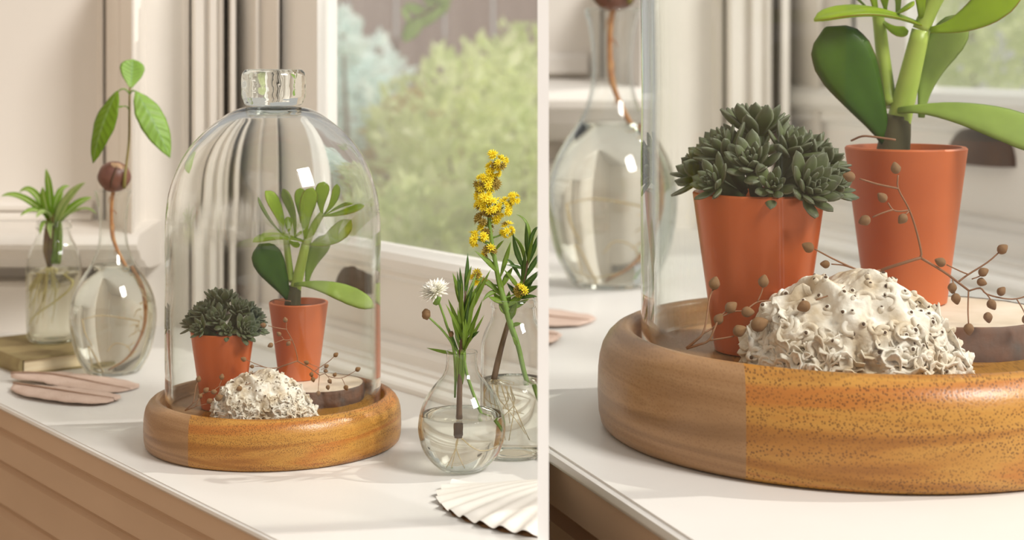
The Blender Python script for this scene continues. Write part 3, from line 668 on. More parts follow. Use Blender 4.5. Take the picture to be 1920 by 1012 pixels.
for k in range(190):
    a = rd.uniform(math.pi*.9, math.pi*2.1); el = abs(rd.gauss(.12, .26))
    if el > .95: continue
    d = V((math.cos(el)*math.cos(a), math.cos(el)*math.sin(a), math.sin(el))); r = crust_r(d)*.93
    c = V((d.x*A3[0]*r, d.y*A3[1]*r, max(.001, d.z*A3[2]*r))); nn = (V((d.x/A3[0], d.y/A3[1], .6*d.z/A3[2]+4)).normalized()+V((rd.uniform(-.4, .4), rd.uniform(-.4, .4), 0))).normalized()
    s1 = nn.cross(V((rd.uniform(-1, 1), rd.uniform(-1, 1), rd.uniform(-.3, 1)))).normalized(); s2 = nn.cross(s1); cr = rd.uniform(.0022, .0058); ar = rd.uniform(1.2, 3.4); hh = rd.uniform(.0022, .0044); th_ = rd.uniform(.00022, .0004); vv, ff = [], []; NS = 10
    for j in range(NS+1):
        g = ar*(j/NS-.5); wv = 1+.28*math.sin(g*4+k); p = c+s1*cr*math.cos(g)*wv+s2*cr*math.sin(g)*wv-s1*cr; o1 = (s1*math.cos(g)+s2*math.sin(g)); hj = hh*(.55+.45*math.sin(math.pi*j/NS))*(1+.25*math.sin(5*g+k))
        for lv_, (fr_, fl) in enumerate(((-.35, 0), (.45, .12), (1, .45))):
            for sg in (1, -1): q = p+nn*hj*fr_+o1*(fl*hj+sg*th_); vv.append(V((q.x, q.y, max(.0004, q.z))))
    for j in range(NS):
        b = j*6; e = b+6
        for x, y in ((0, 2), (2, 4), (4, 5), (5, 3), (3, 1)): ff.append((b+x, b+y, e+y, e+x))
    for b in (0, NS*6): ff.append((b, b+2, b+4, b+5, b+3, b+1))
    ruf.append((vv, ff))
o = obj('ruffles', join(*ruf), M_sponge, sp_); o['kind'] = 'stuff'
o = obj('tubes', join(*tubes), M_sponge, sp_); o['kind'] = 'stuff'
o = obj('hollows', join(*holes), M_hole, sp_); o['kind'] = 'stuff'
SETS.append((sp_, 'white ruffled lump of crusty sea tubes, right close-up', 0))
# rosette succulent: many rosettes on a dome, every leaf its own piece
zt = ZF+.0555; es = thing('rosette_succulent', 'grey-green clustered rosette succulent in the copper pot, left picture', 'succulent', loc(p1[0], p1[1], zt-.005))
eg = leaf((0, 0, 0), (0, 0, 1), .39, (0, -1, 0), bend=-.10, thick=.42, prof='eche', nu=8, nv=4)
em = None
ros = [(-.001, .004, .0235, 0, .1, .0125, 34), (-.0125, -.004, .0165, -.55, -.25, .0105, 26), (.0115, -.003, .0175, .4, -.3, .0108, 26), (-.001, -.013, .0125, -.05, -.75, .0105, 24), (-.0215, .002, .0085, -1.05, -.05, .0108, 24),
       (.021, .003, .013, .8, .05, .0108, 24), (.019, -.0155, .0045, .62, -1.0, .0112, 30), (-.0135, -.0165, .006, -.6, -.95, .0085, 20), (-.004, .016, .0155, 0, .7, .011, 18), (.013, .015, .014, .5, .6, .011, 18), (-.017, .014, .011, -.7, .5, .011, 18), (.0255, -.006, .0055, 1.0, -.45, .0095, 20), (.007, -.0195, .0055, .15, -1.1, .0075, 16)]
rd = random.Random(11)
for (x, y, z, tx, ty, size, nl) in ros:
    nl = int(nl*1.0)
    ax = V((math.sin(tx), math.sin(ty)*math.cos(tx), math.cos(tx)*math.cos(ty))).normalized(); q = ax.to_track_quat('Z', 'Y').to_matrix()
    root = V((x, y, z+.003)); core = obj('rosette', tube([root*.35+V((0, 0, -.001)), root-ax*.003, root-ax*.0005], [.0022, .0026, .0018], 8, 2), M_ecore, es)
    for k in range(nl):
        g = k*2.39996; t = (k+.5)/nl; el = math.radians(86-58*t**.9); L = size*1.22*(.42+.68*t**.7)*rd.uniform(.88, 1.1)
        dirn = q @ V((math.cos(g)*math.cos(el), math.sin(g)*math.cos(el), math.sin(el)))
        zz = dirn; yy = -(ax-zz*ax.dot(zz)); yy = yy.normalized() if yy.length > 1e-4 else V((0, 1, 0)); xx = yy.cross(zz)
        m = Matrix((xx, yy, zz)).transposed().to_4x4()
        if em is None: lo = obj('leaf', eg, M_eche, core); em = lo.data
        else: lo = bpy.data.objects.new('leaf', em); COL.objects.link(lo); lo.parent = core
        wdt = L*rd.uniform(.95, 1.15)
        lo.matrix_local = Matrix.Translation(root-ax*(.001+.0022*t)) @ m @ Matrix.Diagonal((wdt, wdt*.85, L, 1))
SETS.append((es, 'dark grey-green clustered rosette succulent, right close-up', 0))
# jade plant
jb = loc(p2[0], p2[1], ZS+.0535); jt = thing('jade_plant', 'tall green jade plant with paddle leaves, left picture', 'succulent', jb)
def J(x, y, ly=.0435): return LP(460+x/3.75, 330+y/3.75, ly)
def jl(b, t, w_, nrm, c=None, bend=0, mt=M_jade, th=.20, fold=.12, lyb=.0435, lyt=.0435, lyc=None, twist=0):
    B, T = J(*b, lyb), J(*t, lyt); C = J(*c, (lyb+lyt)/2 if lyc is None else lyc) if c else None
    obj('leaf', leaf(B, T, w_/3.75*1.243/F, nrm, ctrl=C, bend=bend, thick=th, prof='obov', fold=fold, nu=14, nv=8, twist=twist), mt, jt, off=jb)
obj('stem', tube([J(335, 905), J(350, 800), J(385, 650), J(425, 480)], [.0048, .0045, .0040, .0034], 12), M_jstem, jt, off=jb)
obj('stem', tube([J(425, 480), J(455, 410), J(510, 310), J(545, 262)], [.0033, .0030, .0028, .0022], 12), M_jstem, jt, off=jb)
obj('stem', tube([J(322, 740), J(315, 680, .046), J(300, 560, .047), J(290, 470, .047), J(280, 405, .047)], [.0030, .0027, .0026, .0024, .0020], 10), M_jstem, jt, off=jb)
obj('woody_collar', tube([J(330, 910), J(340, 840), J(350, 775)], [.0062, .0056, .0046], 12), M_jstem_old, jt, off=jb)
jl((315, 880), (95, 478), 218, (.25, -1, .15), mt=M_jade_dark, c=(215, 690), lyb=.041, lyt=.036)
jl((432, 468), (52, 462), 130, (0, -.35, 1), c=(250, 395), lyb=.042, lyt=.030, fold=.2)
jl((275, 420), (140, 105), 128, (.85, -.6, .25), c=(245, 260), lyb=.046, lyt=.040, fold=.25)
jl((270, 415), (90, 148), 70, (-.8, .2, .3), c=(160, 320), lyb=.048, lyt=.054, mt=M_jade_grey)
jl((350, 430), (265, 88), 105, (-.75, -.65, .3), c=(370, 240), lyb=.045, lyt=.046, fold=.3, mt=M_jade_grey)
jl((395, 330), (388, 82), 90, (.1, -1, .2), lyb=.052, lyt=.060)
jl((425, 440), (475, 80), 122, (.4, -1, .2), c=(405, 250), lyb=.041, lyt=.038)
jl((540, 262), (558, 34), 102, (.15, -1, .1), c=(525, 150), lyb=.043, lyt=.043)
jl((556, 268), (648, 52), 78, (.7, -.75, -.1), c=(635, 190), lyb=.045, lyt=.048)
jl((545, 280), (845, 208), 105, (0, -.5, 1), c=(690, 275), lyb=.042, lyt=.037, fold=.2)
jl((565, 275), (770, 190), 70, (0, -.2, 1), c=(690, 190), lyb=.047, lyt=.062)
jl((455, 482), (748, 308), 128, (.35, -.9, .55), c=(600, 480), lyb=.042, lyt=.038, fold=.2)
jl((432, 775), (588, 425), 135, (.55, -.8, .2), c=(440, 560), lyb=.050, lyt=.056, mt=M_jade_grey)
jl((345, 762), (908, 925), 150, (.15, -.75, .8), c=(560, 735), lyb=.039, lyt=.022, fold=.05, mt=M_jade_grey, twist=.15)
jl((310, 410), (298, 285), 62, (.5, -.8, .2), lyb=.048, lyt=.049)
jl((330, 430), (395, 400), 60, (0, -.6, .8), lyb=.043, lyt=.036)
jl((285, 430), (385, 480), 50, (.2, -.8, .6), c=(340, 500), lyb=.046, lyt=.045)
obj('fibre', tube([J(175, 880, .026), J(210, 868, .022), J(260, 872, .0215), J(320, 880, .0215)], .0004, 5), M_twig, jt, off=jb)
SETS.append((jt, 'green jade plant with paddle leaves cut by the frame, right close-up', 0))
# dried sprigs with seed pods
pm = None
def pod(parent, p, r, ax, off):
    global pm
    if pm is None:
        v, f = ball((0, 0, 0), 1, 15, 8); vv = []
        for q in v:
            a = math.atan2(q.y, q.x); k = .9+.22*abs(math.cos(2.5*a)); z = q.z; s = 1.0-.35*max(0, z)
            vv.append(V((q.x*k*s, q.y*k*s, z*1.22+(.10*max(0, z)**6))))
        o = obj('seed_pod', (vv, f), M_pod, parent); pm = o.data
    else: o = bpy.data.objects.new('seed_pod', pm); COL.objects.link(o); o.parent = parent
    o.matrix_local = Matrix.Translation(p-off) @ V(ax).to_track_quat('Z', 'Y').to_matrix().to_4x4() @ Matrix.Scale(r, 4)
def sprig(label, rlabel, lines, pods, base):
    b = RP(*base); t = thing('dried_sprig', label, 'dried sprig', b)
    v = [tube([RP(*q) for q in ln], [w1/S*PX, w2/S*PX], 6, 3) for ln, w1, w2 in lines]
    for g in v: obj('stem', g, M_twig, t, off=b)
    for (u, vv, ly, r, fu, fv) in pods:
        p = RP(u, vv, ly); pod(t, p, .84*r/S*PX, p-RP(fu, fv, ly), b)
    SETS.append((t, rlabel, 0)); return t
q0 = -.018
sprig('dried brown sprig with seed heads over the white crust, left picture', 'dried brown sprig with seed heads over the white crust, right close-up', [
    ([(1640, 520, -.012), (1652, 507, -.014), (1690, 494, q0), (1726, 483, q0)], 3.2, 2.8),
    ([(1726, 483, q0), (1727, 470, q0), (1716, 425, q0), (1703, 389, q0-.002), (1684, 353, q0-.002), (1684, 328, q0-.002)], 2.4, 1.6),
    ([(1683, 353, q0-.002), (1645, 345, q0-.003), (1612, 335, q0-.004)], 2.2, 1.6),
    ([(1703, 394, q0-.002), (1688, 396, q0-.003), (1674, 393, q0-.003), (1665, 380, q0-.003)], 1.8, 1.5), ([(1674, 393, q0-.003), (1655, 399, q0-.004), (1636, 407, q0-.004)], 1.7, 1.5), ([(1704, 396, q0-.002), (1695, 405, q0-.003)], 1.5, 1.3),
    ([(1652, 507, -.014), (1628, 508, -.016), (1604, 504, -.018), (1560, 484, -.022), (1528, 467, -.024)], 2.4, 1.4), ([(1604, 504, -.018), (1580, 497, -.02), (1559, 495, -.021)], 1.6, 1.3),
    ([(1622, 507, -.018), (1600, 525, -.03), (1570, 547, -.04), (1530, 562, -.045)], 1.7, 1.2), ([(1600, 525, -.03), (1606, 532, -.036)], 1.3, 1.1),
    ([(1726, 483, q0), (1769, 509, q0), (1796, 529, q0), (1817, 545, q0)], 2.6, 2.0), ([(1816, 545, q0), (1815, 580, q0-.004), (1816, 606, q0-.008)], 1.6, 1.3),
    ([(1817, 545, q0), (1838, 540, q0), (1850, 551, q0), (1880, 559, q0), (1906, 560, q0), (1930, 552, q0), (1965, 533, q0)], 1.8, 1.2), ([(1850, 551, q0), (1858, 562, q0-.003)], 1.3, 1.1), ([(1906, 560, q0), (1918, 580, q0-.003), (1925, 596, q0-.004)], 1.3, 1.1),
    ([(1796, 529, q0), (1813, 516, q0+.001), (1851, 492, q0+.002), (1874, 472, q0+.003)], 1.9, 1.3), ([(1815, 514, q0), (1800, 508, q0), (1775, 496, q0)], 1.5, 1.2), ([(1822, 523, q0), (1836, 518, q0), (1842, 513, q0)], 1.3, 1.1), ([(1786, 522, q0), (1790, 550, q0-.004)], 1.3, 1.1)],
    [(1679, 315, q0-.002, 10.5, 1684, 340), (1592, 331, q0-.004, 11, 1640, 345), (1654, 370, q0-.003, 10, 1668, 384), (1621, 413, q0-.004, 11, 1650, 400), (1692, 410, q0-.003, 10, 1700, 400), (1515, 463, -.024, 11, 1545, 478), (1547, 495, -.021, 8.5, 1570, 496),
     (1554, 555, -.041, 10, 1590, 535), (1507, 574, -.046, 11.5, 1540, 560), (1611, 538, -.036, 10, 1600, 520), (1817, 617, q0-.008, 10.5, 1815, 580), (1860, 571, q0-.003, 10, 1850, 555), (1853, 595, q0-.004, 9.5, 1850, 575), (1880, 467, q0+.003, 10.5, 1850, 492), (1763, 491, q0, 10, 1790, 503),
     (1844, 510, q0, 9.5, 1825, 520), (1841, 529, q0, 9, 1825, 524), (1878, 546, q0, 9, 1870, 556), (1793, 560, q0-.004, 10, 1788, 535), (1786, 540, q0-.003, 9.5, 1786, 525), (1927, 600, q0-.004, 11, 1918, 580), (1972, 529, q0, 11, 1930, 552), (1592, 588, -.05, 10.5, 1600, 570)], (1640, 520, -.012))
k0 = -.040
sprig('small dried sprig leaning on the copper pot, left picture', 'small dried sprig leaning on the copper pot, right close-up', [
    ([(1287, 653, k0), (1305, 638, k0), (1317, 626, k0), (1324, 602, k0+.002), (1330, 560, k0+.006), (1337, 543, k0+.008)], 2.6, 1.4), ([(1287, 653, k0), (1310, 646, k0), (1329, 638, k0), (1340, 615, k0+.001), (1349, 595, k0+.003), (1362, 583, k0+.004)], 2.6, 1.5),
    ([(1329, 638, k0), (1355, 634, k0), (1376, 630, k0)], 1.8, 1.4), ([(1317, 626, k0), (1340, 612, k0+.002), (1352, 597, k0+.003)], 1.6, 1.3), ([(1349, 595, k0+.003), (1375, 584, k0+.004), (1393, 583, k0+.004)], 1.5, 1.2), ([(1400, 580, k0+.004), (1420, 566, k0+.006), (1445, 563, k0+.006)], 1.5, 1.2), ([(1420, 566, k0+.006), (1428, 548, k0+.007), (1431, 535, k0+.008)], 1.3, 1.1)],
    [(1340, 531, k0+.008, 11.5, 1334, 556), (1371, 576, k0+.004, 11.5, 1355, 590), (1387, 620, k0, 12, 1360, 632), (1402, 585, k0+.004, 11, 1380, 585), (1432, 527, k0+.008, 11, 1428, 550), (1424, 608, k0-.002, 15, 1395, 620), (1348, 598, k0+.003, 10, 1340, 612)], (1287, 653, k0))
# ------------------------------------------------------------------ glass vessels
def vessel(name, label, u, vbot, h, pts, wall, vw, mwater, glass=None, lip=None):
    """pts: (radius px, row) from the foot up to the lip, in pixels at the vessel's own depth"""
    b = ground(u, vbot, h); k = b.y/F
    P = spl([(r*k, (vbot-y)*k) for r, y in pts], 3); P = [(r, max(z, 0.0004)) for r, z in P]
    inn = []
    for i, (r, z) in enumerate(P):
        a, c = P[max(i-1, 0)], P[min(i+1, len(P)-1)]; t = V((c[0]-a[0], c[1]-a[1])).normalized(); inn.append((max(.0005, r-t.y*wall), z+max(0, t.x)*wall))
    foot = wall*2.2
    inn = [(r, max(z, foot)) for r, z in inn]
    t = thing(name, label, name.split('_')[-1], b)
    prof = [(0, .0014)]+[(P[0][0]*.72, .0012), (P[0][0]*.86, .0002)]+P+[((P[-1][0]+inn[-1][0])/2, P[-1][1]+wall*.7)]+inn[::-1]+[(0, foot+.0004)]
    obj('glass_wall', lathe(prof, seg=80), glass or M_glass, t)
    zw = (vbot-vw)*k; e = .00025
    wp = [(r-e, z+e) for r, z in inn if z+e < zw]
    i = len(wp); rt = inn[min(i, len(inn)-1)][0]-e
    wp = [(0, foot+e+.0004)]+wp+[(rt+.0002, zw+.0003), (rt-.0012, zw), (rt*.5, zw), (0, zw)]
    obj('water', lathe(wp, seg=80), mwater, t)
    return t, b, k
# flask with the sprouting avocado
FL = [(44, 697), (50, 694), (58, 682), (68, 662), (76, 632), (80, 600), (78.5, 572), (71, 545), (58, 520), (45, 501), (36, 484), (29.5, 466), (26, 446), (25, 425), (26.5, 404), (29, 384), (31.5, 370), (34, 362), (34.5, 358)]
ft, fb, fk = vessel('glass_flask', 'round-bodied glass carafe rooting an avocado stone, left picture', 212, 697, HL, FL, .0012, 497, M_water)
av = thing('avocado_seedling', 'avocado seedling with three green leaves on a brown stone, left picture', 'seedling', W(213, 352, fb.y))
ab = av.location
def AP(x, y, dy=0): return W(x, y, fb.y+dy)
sq = Matrix.Rotation(.15, 3, 'Y')
seed = obj('stone', ball(AP(214, 331), 28.5*fk, 28, 18, (1.08, 1, 1.0), sq, .05, 3), M_seed, av, off=ab)
obj('pale_cap', ball(AP(219, 317, -.0022), 18*fk, 20, 12, (1.1, .95, .68), Matrix.Rotation(.35, 3, 'Y'), .05, 5), M_seed_pale, seed, off=ab)
obj('split', tube([AP(219, 312, -.0128), AP(214, 326, -.0142), AP(209, 340, -.0138), AP(207, 352, -.0115)], [.0004, .0009, .0009, .0005], 6), M_hole, seed, off=ab)
obj('stem', tube([AP(233, 352, -.0085), AP(234, 330, -.012), AP(238, 300, -.008), AP(242, 262, -.004), AP(242.5, 215), AP(243, 172), AP(244, 163)], [.0016, .0014, .0011, .0010, .0009, .0008, .0006], 9), M_astem, av, off=ab)
obj('petiole', tube([AP(243, 175), AP(236, 168, -.002), AP(228, 167, -.004), AP(220, 172, -.005)], [.0009, .0008, .0007, .0006], 7), M_stem, av, off=ab)
obj('petiole', tube([AP(243, 176), AP(248, 170, -.002), AP(255, 171, -.003)], [.0009, .0008, .0006], 7), M_stem, av, off=ab)
obj('petiole', tube([AP(242, 206), AP(238, 200, -.001), AP(232, 199, -.002), AP(221, 200, -.004)], [.0006, .0006, .0005, .0004], 6), M_stem, av, off=ab)
obj('leaf', leaf(AP(245, 166), AP(249, 111, .012), 47*fk, (.35, -1, .25), bend=-.06, prof='heart', thick=.02, fold=.22, nu=14, nv=10), M_avo_pale, av, off=ab)
obj('leaf', leaf(AP(220, 171, -.005), AP(174, 306, -.012), 52*fk, (-.55, -1, .25), bend=.12, prof='ovate', thick=.02, fold=-.18, nu=18, nv=10, wave=.018), M_avo, av, off=ab)
obj('leaf', leaf(AP(255, 171, -.003), AP(319, 296, -.014), 52*fk, (.45, -1, .35), bend=.13, prof='ovate', thick=.02, fold=-.12, nu=18, nv=10, wave=.018), M_avo_pale, av, off=ab)
obj('leaf', leaf(AP(232, 199, -.002), AP(219, 201, -.006), 8*fk, (0, -.6, 1), prof='lance', thick=.05, nu=6, nv=4), M_avo, av, off=ab)
obj('root', tube([AP(214, 352), AP(210, 375, .001), AP(209, 405, .001), AP(211, 440, .001), AP(219, 466, .002), AP(231, 490, .003), AP(245, 515, .004), AP(256, 545, .005), AP(260, 580, .004), AP(258, 610, .002), AP(248, 640, -.001), AP(232, 664, -.002), AP(205, 684, -.004)], [.0019, .0017, .0016, .0019, .0015, .0016, .0018, .0018, .0016, .0013, .0011, .0009, .0006], 7), M_root, av, off=ab)
rd = random.Random(2)
for k in range(26):
    y = rd.choice([370, 395, 420, 445, 470]) if k < 10 else rd.uniform(500, 640); x = 210+(0 if y < 445 else (y-445)*.42 if y < 560 else 48-(y-560)*.2)
    e = rd.uniform(-1, 1)*(9 if y < 470 else 14); obj('rootlet', tube([AP(x, y, .002), AP(x+e*.6, y+rd.uniform(-4, 6), .002+rd.uniform(-.003, .003)), AP(x+e, y+rd.uniform(2, 14), .002+rd.uniform(-.005, .005))], [.0005, .0004, .0002], 5, 2), M_root if y < 500 else M_root_wh, av, off=ab)
for ln in ([(250, 600), (225, 594), (195, 590), (172, 596)], [(172, 596), (176, 618), (185, 640)], [(200, 684), (190, 660), (180, 640), (186, 672)], [(245, 650), (222, 668), (196, 676), (180, 668)], [(238, 660), (232, 642), (215, 636), (204, 650)]):
    obj('root', tube([AP(x, y, .004) for x, y in ln], [.0006, .0005, .0003], 5), M_root_wh, av, off=ab)
# jar with spider plant on a book
book = thing('old_book', 'worn olive hardback book under the spider plant jar', 'book', ground(45, 703, HL))
bb = book.location; bx = V((.037, .029, 0)).normalized(); by = V((-bx.y, bx.x, 0)); BT = .0146
def bq(a, c, z): return bb+bx*a+by*c+V((0, 0, z))
def bbox(a0, a1, c0, c1, z0, z1):
    v = [bq(a, c, z) for z in (z0, z1) for a, c in ((a0, c0), (a1, c0), (a1, c1), (a0, c1))]
    return v, box((0, 0, 0), (1, 1, 1))[1]
obj('cover', bbox(-.003, .083, -.0015, .118, 0, .0016), M_cover, book, off=bb, smooth=False)
obj('cover', bbox(-.003, .083, -.0015, .118, BT-.0016, BT), M_cover, book, off=bb, smooth=False)
v, f = [], []; n1 = 14
for side in (0, 1):
    for i in range(n1+1):
        a = i/n1; dip = .0022*math.sin(a*math.pi)
        for z in (.0016, .0045, .0073, .0101, BT-.0016):
            v.append(bq(.0005+a*.080, (.0012+dip*.4*math.sin((z-.0016)/(BT-.0032)*math.pi)) if side == 0 else .114, z))
for s in (0, 1):
    for i in range(n1):
        for j in range(4):
            r = s*(n1+1)*5+i*5+j; f.append((r, r+5, r+6, r+1))
o_ = (n1+1)*5
for i in range(n1):
    for j in (0, 4): r = i*5+j; f.append((r, r+5, o_+r+5, o_+r))
for e in (0, n1*5):
    for j in range(4): f.append((e+j, e+j+1, o_+e+j+1, o_+e+j))
obj('page_block', (v, f), M_pages, book, off=bb, crease=50)
obj('spine', sweep(bq(-.003, -.0015, 0), bq(-.003, .118, 0), -bx, [(0, 0), (.0012, .002), (.0022, .005), (.0025, BT/2), (.0022, BT-.005), (.0012, BT-.002), (0, BT), (-.0012, BT-.001), (-.0012, .001)]), M_cover, book, off=bb, crease=60)
SJ = [(38, 638), (44, 636), (48.5, 628), (50, 610), (50.5, 560), (50.5, 510), (50, 492), (48, 478), (43, 464), (36, 452), (31.5, 441), (30.5, 430), (33.5, 427), (33, 421), (30.5, 419), (32, 414)]
sj, sb, sk = vessel('glass_jar', 'small glass jar of cloudy water standing on the book', 101, 638, HL-BT, SJ, .0011, 506, M_water_green)
pl = thing('spider_plant', 'striped spider plant cutting rooting in the small jar', 'plant', W(98, 500, sb.y)); pb = pl.location
def SP(x, y, dy=0): return W(x, y, sb.y+dy)
obj('crown', tube([SP(93, 500, .002), SP(91, 470, .001), SP(92, 440), SP(95, 405), SP(96, 398)], [.0022, .0052, .0048, .0034, .0018], 10), M_crown, pl, off=pb)
sl = [((96, 412), (2, 368), (38, 352), 11, 0), ((95, 410), (36, 361), (60, 335), 11, 0), ((96, 405), (86, 316), (94, 352), 12, -.004), ((95, 415), (80, 350), (84, 380), 15, -.006), ((98, 408), (131, 349), (108, 345), 9, .006), ((104, 424), (160, 342), (122, 370), 20, -.006), ((106, 420), (172, 370), (140, 378), 14, .004),
      ((98, 412), (38, 405), (66, 380), 11, -.012), ((98, 415), (68, 408), (84, 384), 13, -.014), ((104, 420), (181, 402), (160, 372), 5, -.004), ((100, 415), (119, 360), (104, 372), 12, .008), ((98, 420), (75, 440), (80, 404), 9, -.015), ((102, 425), (96, 448), (88, 408), 9, -.016), ((99, 410), (110, 352), (106, 372), 8, .01)]
for i, (b0_, t0, c0, w0, dz) in enumerate(sl):
    obj('leaf', leaf(SP(*b0_), SP(*t0, dz*2), w0*1.3*sk, (.1*(-1)**i, -.75, .65), ctrl=SP(*c0, dz), prof='strap', thick=.05, fold=.35, nu=14, nv=6), M_spider2 if i in (5, 8, 9, 12) else M_spider, pl, off=pb)
for x0, x1, wd in ((101, 108, 15), (110, 114, 12), (106, 101, 12)):
    obj('leaf', leaf(SP(x0, 495), SP(x1, 410), wd*sk, (.1, -1, .1), prof='strap', thick=.1, fold=.3, nu=8, nv=4), M_spider, pl, off=pb)
rd = random.Random(9)
for k in range(22):
    a = rd.uniform(-28, 22); e = rd.uniform(540, 612); obj('root', tube([SP(93+a*.2, 500, .001), SP(92+a*.5, 520, rd.uniform(-.004, .006)), SP(88+a*.9, (500+e)/2+10, rd.uniform(-.006, .009)), SP(82+a, e, rd.uniform(-.009, .012))], [.0006, .0006, .0004, .0002], 5, 3), M_root_pale, pl, off=pb)
obj('root', tube([SP(100, 502), SP(112, 510), SP(124, 522, .004), SP(128, 530, .004), SP(120, 545, .003), SP(95, 570, .002), SP(75, 590), SP(66, 610)], [.0009, .0011, .0013, .001, .0008, .0006, .0004], 6), M_root_pale, pl, off=pb)
# feathers on the sill
def feather(label, q, width, lift=.004):
    pts = [V(p) for p in q]; b = pts[0].lerp(pts[-1], .5); b.z = pts[0].z
    t = thing('feather', label, 'feather', b); L = smooth_line(pts, 8); m = len(L); v, f = [], []; rd = random.Random(int(width*1e5)); nx = 9
    ph = [rd.uniform(0, 6) for _ in range(4)]
    for s in (1, -1):
        for i, p in enumerate(L):
            tt = i/(m-1); tg = (L[min(i+1, m-1)]-L[max(i-1, 0)]).normalized(); sd_ = V((-tg.y, tg.x, 0)); wd = width/2*interp(PROF['feather'], tt)
            for j in range(nx):
                x = -1+2*j/(nx-1); slant = abs(x)*wd*.9
                split = .0 if not (x > .6 and abs(tt-.36) < .02) else -.3
                z = .0012+lift*(.5+.5*math.sin(tt*3.1+ph[0]))*(1-.55*x*x)+.0002*math.sin(tt*40+x*3)+s*.00016
                v.append(p+sd_*(x*wd*(1+split*abs(x)))+tg*slant*.5+V((0, 0, z)))
    for s in (0, 1):
        for i in range(m-1):
            for j in range(nx-1):
                r = s*m*nx+i*nx+j; f.append((r, r+1, r+nx+1, r+nx))
    o2 = m*nx
    for i in range(m-1):
        for j in (0, nx-1): r = i*nx+j; f.append((r, r+nx, o2+r+nx, o2+r))
    for i in (0, m-1):
        for j in range(nx-1): r = i*nx+j; f.append((r, r+1, o2+r+1, o2+r))
    obj('vane', (v, f), M_feather, t, off=b)
    obj('quill', tube([p+V((0, 0, .0022+lift*(.5+.5*math.sin(i/(m-1)*3.1+ph[0])))) for i, p in enumerate(L)][::4], [.0008, .0007, .0003], 6, 2), M_quill, t, off=b)
    return t
g_ = lambda u, v, lift=0: ground(u, v, HL)+V((0, 0, lift))
f1 = feather('long mauve-brown feather nearest the carafe, left picture', [g_(20, 716), g_(90, 715), g_(165, 722), g_(244, 733)], .050, .006)
f2 = feather('mauve-brown feather with a frayed end nearest the sill edge, left picture', [g_(25, 727), g_(75, 738), (g_(140, 748)), g_(214, 755)], .044, .004)
# round vase with white flower
RV = [(30, 882), (36, 881), (52, 869), (67, 852), (77, 832), (82, 806), (81, 786), (76, 764), (66, 742), (52, 722), (39, 707), (32, 694), (29.5, 680), (29, 668), (30, 660)]
rv, rb_, rk = vessel('glass_vase', 'small round bud vase half full of water beside the scallop shell', 866, 880, HL, RV, .0009, 776, M_water)
fs = thing('white_flower_sprig', 'leafy sprig with a frilly white flower in the round bud vase', 'flower', W(862, 800, rb_.y)); fb2 = fs.location
def VP(x, y, dy=0): return W(x, y, rb_.y+dy)
obj('main_stem', tube([VP(861, 812), VP(861, 770), VP(862, 720), VP(863, 680), VP(866, 640), VP(870, 590), VP(873, 545)], [.0024, .0020, .0018, .0016, .0014, .0010, .0006], 9), M_stem_br, fs, off=fb2)
obj('stem_end', tube([VP(861, 815), VP(861, 800), VP(861, 786)], [.0020, .0025, .0022], 9), M_stem_br, fs, off=fb2)
obj('stem', tube([VP(922, 806, .006), VP(905, 780, .005), VP(890, 745, .003), VP(875, 700, .001), VP(868, 655)], [.0009, .0010, .0011, .0011, .0010], 7), M_stem, fs, off=fb2)
obj('stem', tube([VP(853, 745, .004), VP(854, 700, .003), VP(850, 650, .002), VP(838, 610), VP(826, 575), VP(820, 560)], [.0007, .0010, .0010, .0008, .0008, .0008], 7), M_stem, fs, off=fb2)
obj('stem', tube([VP(856, 690, .001), VP(850, 650), VP(832, 622, -.003), VP(812, 602, -.004), VP(801, 592, -.005)], [.0010, .0009, .0008, .0007, .0006], 7), M_stem, fs, off=fb2)
obj('root', tube([VP(862, 812), VP(885, 832, .002), VP(905, 830, .006), VP(925, 812, .01)], [.0004, .0003, .0002], 5), M_root_wh, fs, off=fb2)
for e in (845, 852, 870): obj('root', tube([VP(861, 812), VP(858, 830), VP(e, 858, .002)], [.0004, .0003, .0002], 5), M_root_wh, fs, off=fb2)
rd = random.Random(5)
lv = [((872, 560), (877, 474), 10), ((870, 580), (893, 512), 9), ((868, 590), (857, 508), 8), ((870, 600), (905, 520), 10), ((868, 610), (920, 505), 12), ((866, 625), (840, 560), 9), ((868, 625), (892, 548), 11), ((864, 640), (846, 590), 8), ((868, 645), (905, 560), 9), ((866, 650), (884, 580), 10),
      ((862, 655), (852, 605), 8), ((858, 655), (832, 600), 7), ((870, 655), (908, 590), 7), ((860, 665), (800, 652), 8), ((866, 655), (872, 590), 10), ((864, 600), (866, 530), 9), ((868, 560), (862, 500), 7), ((872, 540), (884, 498), 7), ((866, 640), (858, 575), 8), ((871, 640), (899, 620), 7), ((864, 668), (842, 625), 7), ((862, 670), (876, 610), 8), ((867, 665), (893, 600), 8), ((870, 585), (852, 535), 7)]
for i, (b0_, t0, w0) in enumerate(lv):
    dy = rd.uniform(-.012, .012); B_, T_ = VP(*b0_), VP(t0[0], t0[1], dy)
    obj('leaf', leaf(B_, T_, w0*rk, (rd.uniform(-.5, .5), -.8, .5), bend=rd.uniform(-.12, .12), prof='lance', thick=.06, fold=.25, nu=9, nv=4), M_dark if i in (0, 2, 11, 16, 19) else M_narrow, fs, off=fb2)
for i in range(16):
    y = rd.uniform(575, 660); x = 866+rd.uniform(-4, 6); a = rd.uniform(-1, 1); lv_ = rd.uniform(45, 75)
    obj('leaf', leaf(VP(x, y), VP(x+a*38, y-lv_, rd.uniform(-.014, .010)), rd.uniform(7, 11)*rk, (rd.uniform(-.5, .5), -.8, .5), bend=rd.uniform(-.12, .12), prof='lance', thick=.06, fold=.25, nu=9, nv=4), M_dark if i % 5 == 0 else M_narrow, fs, off=fb2)
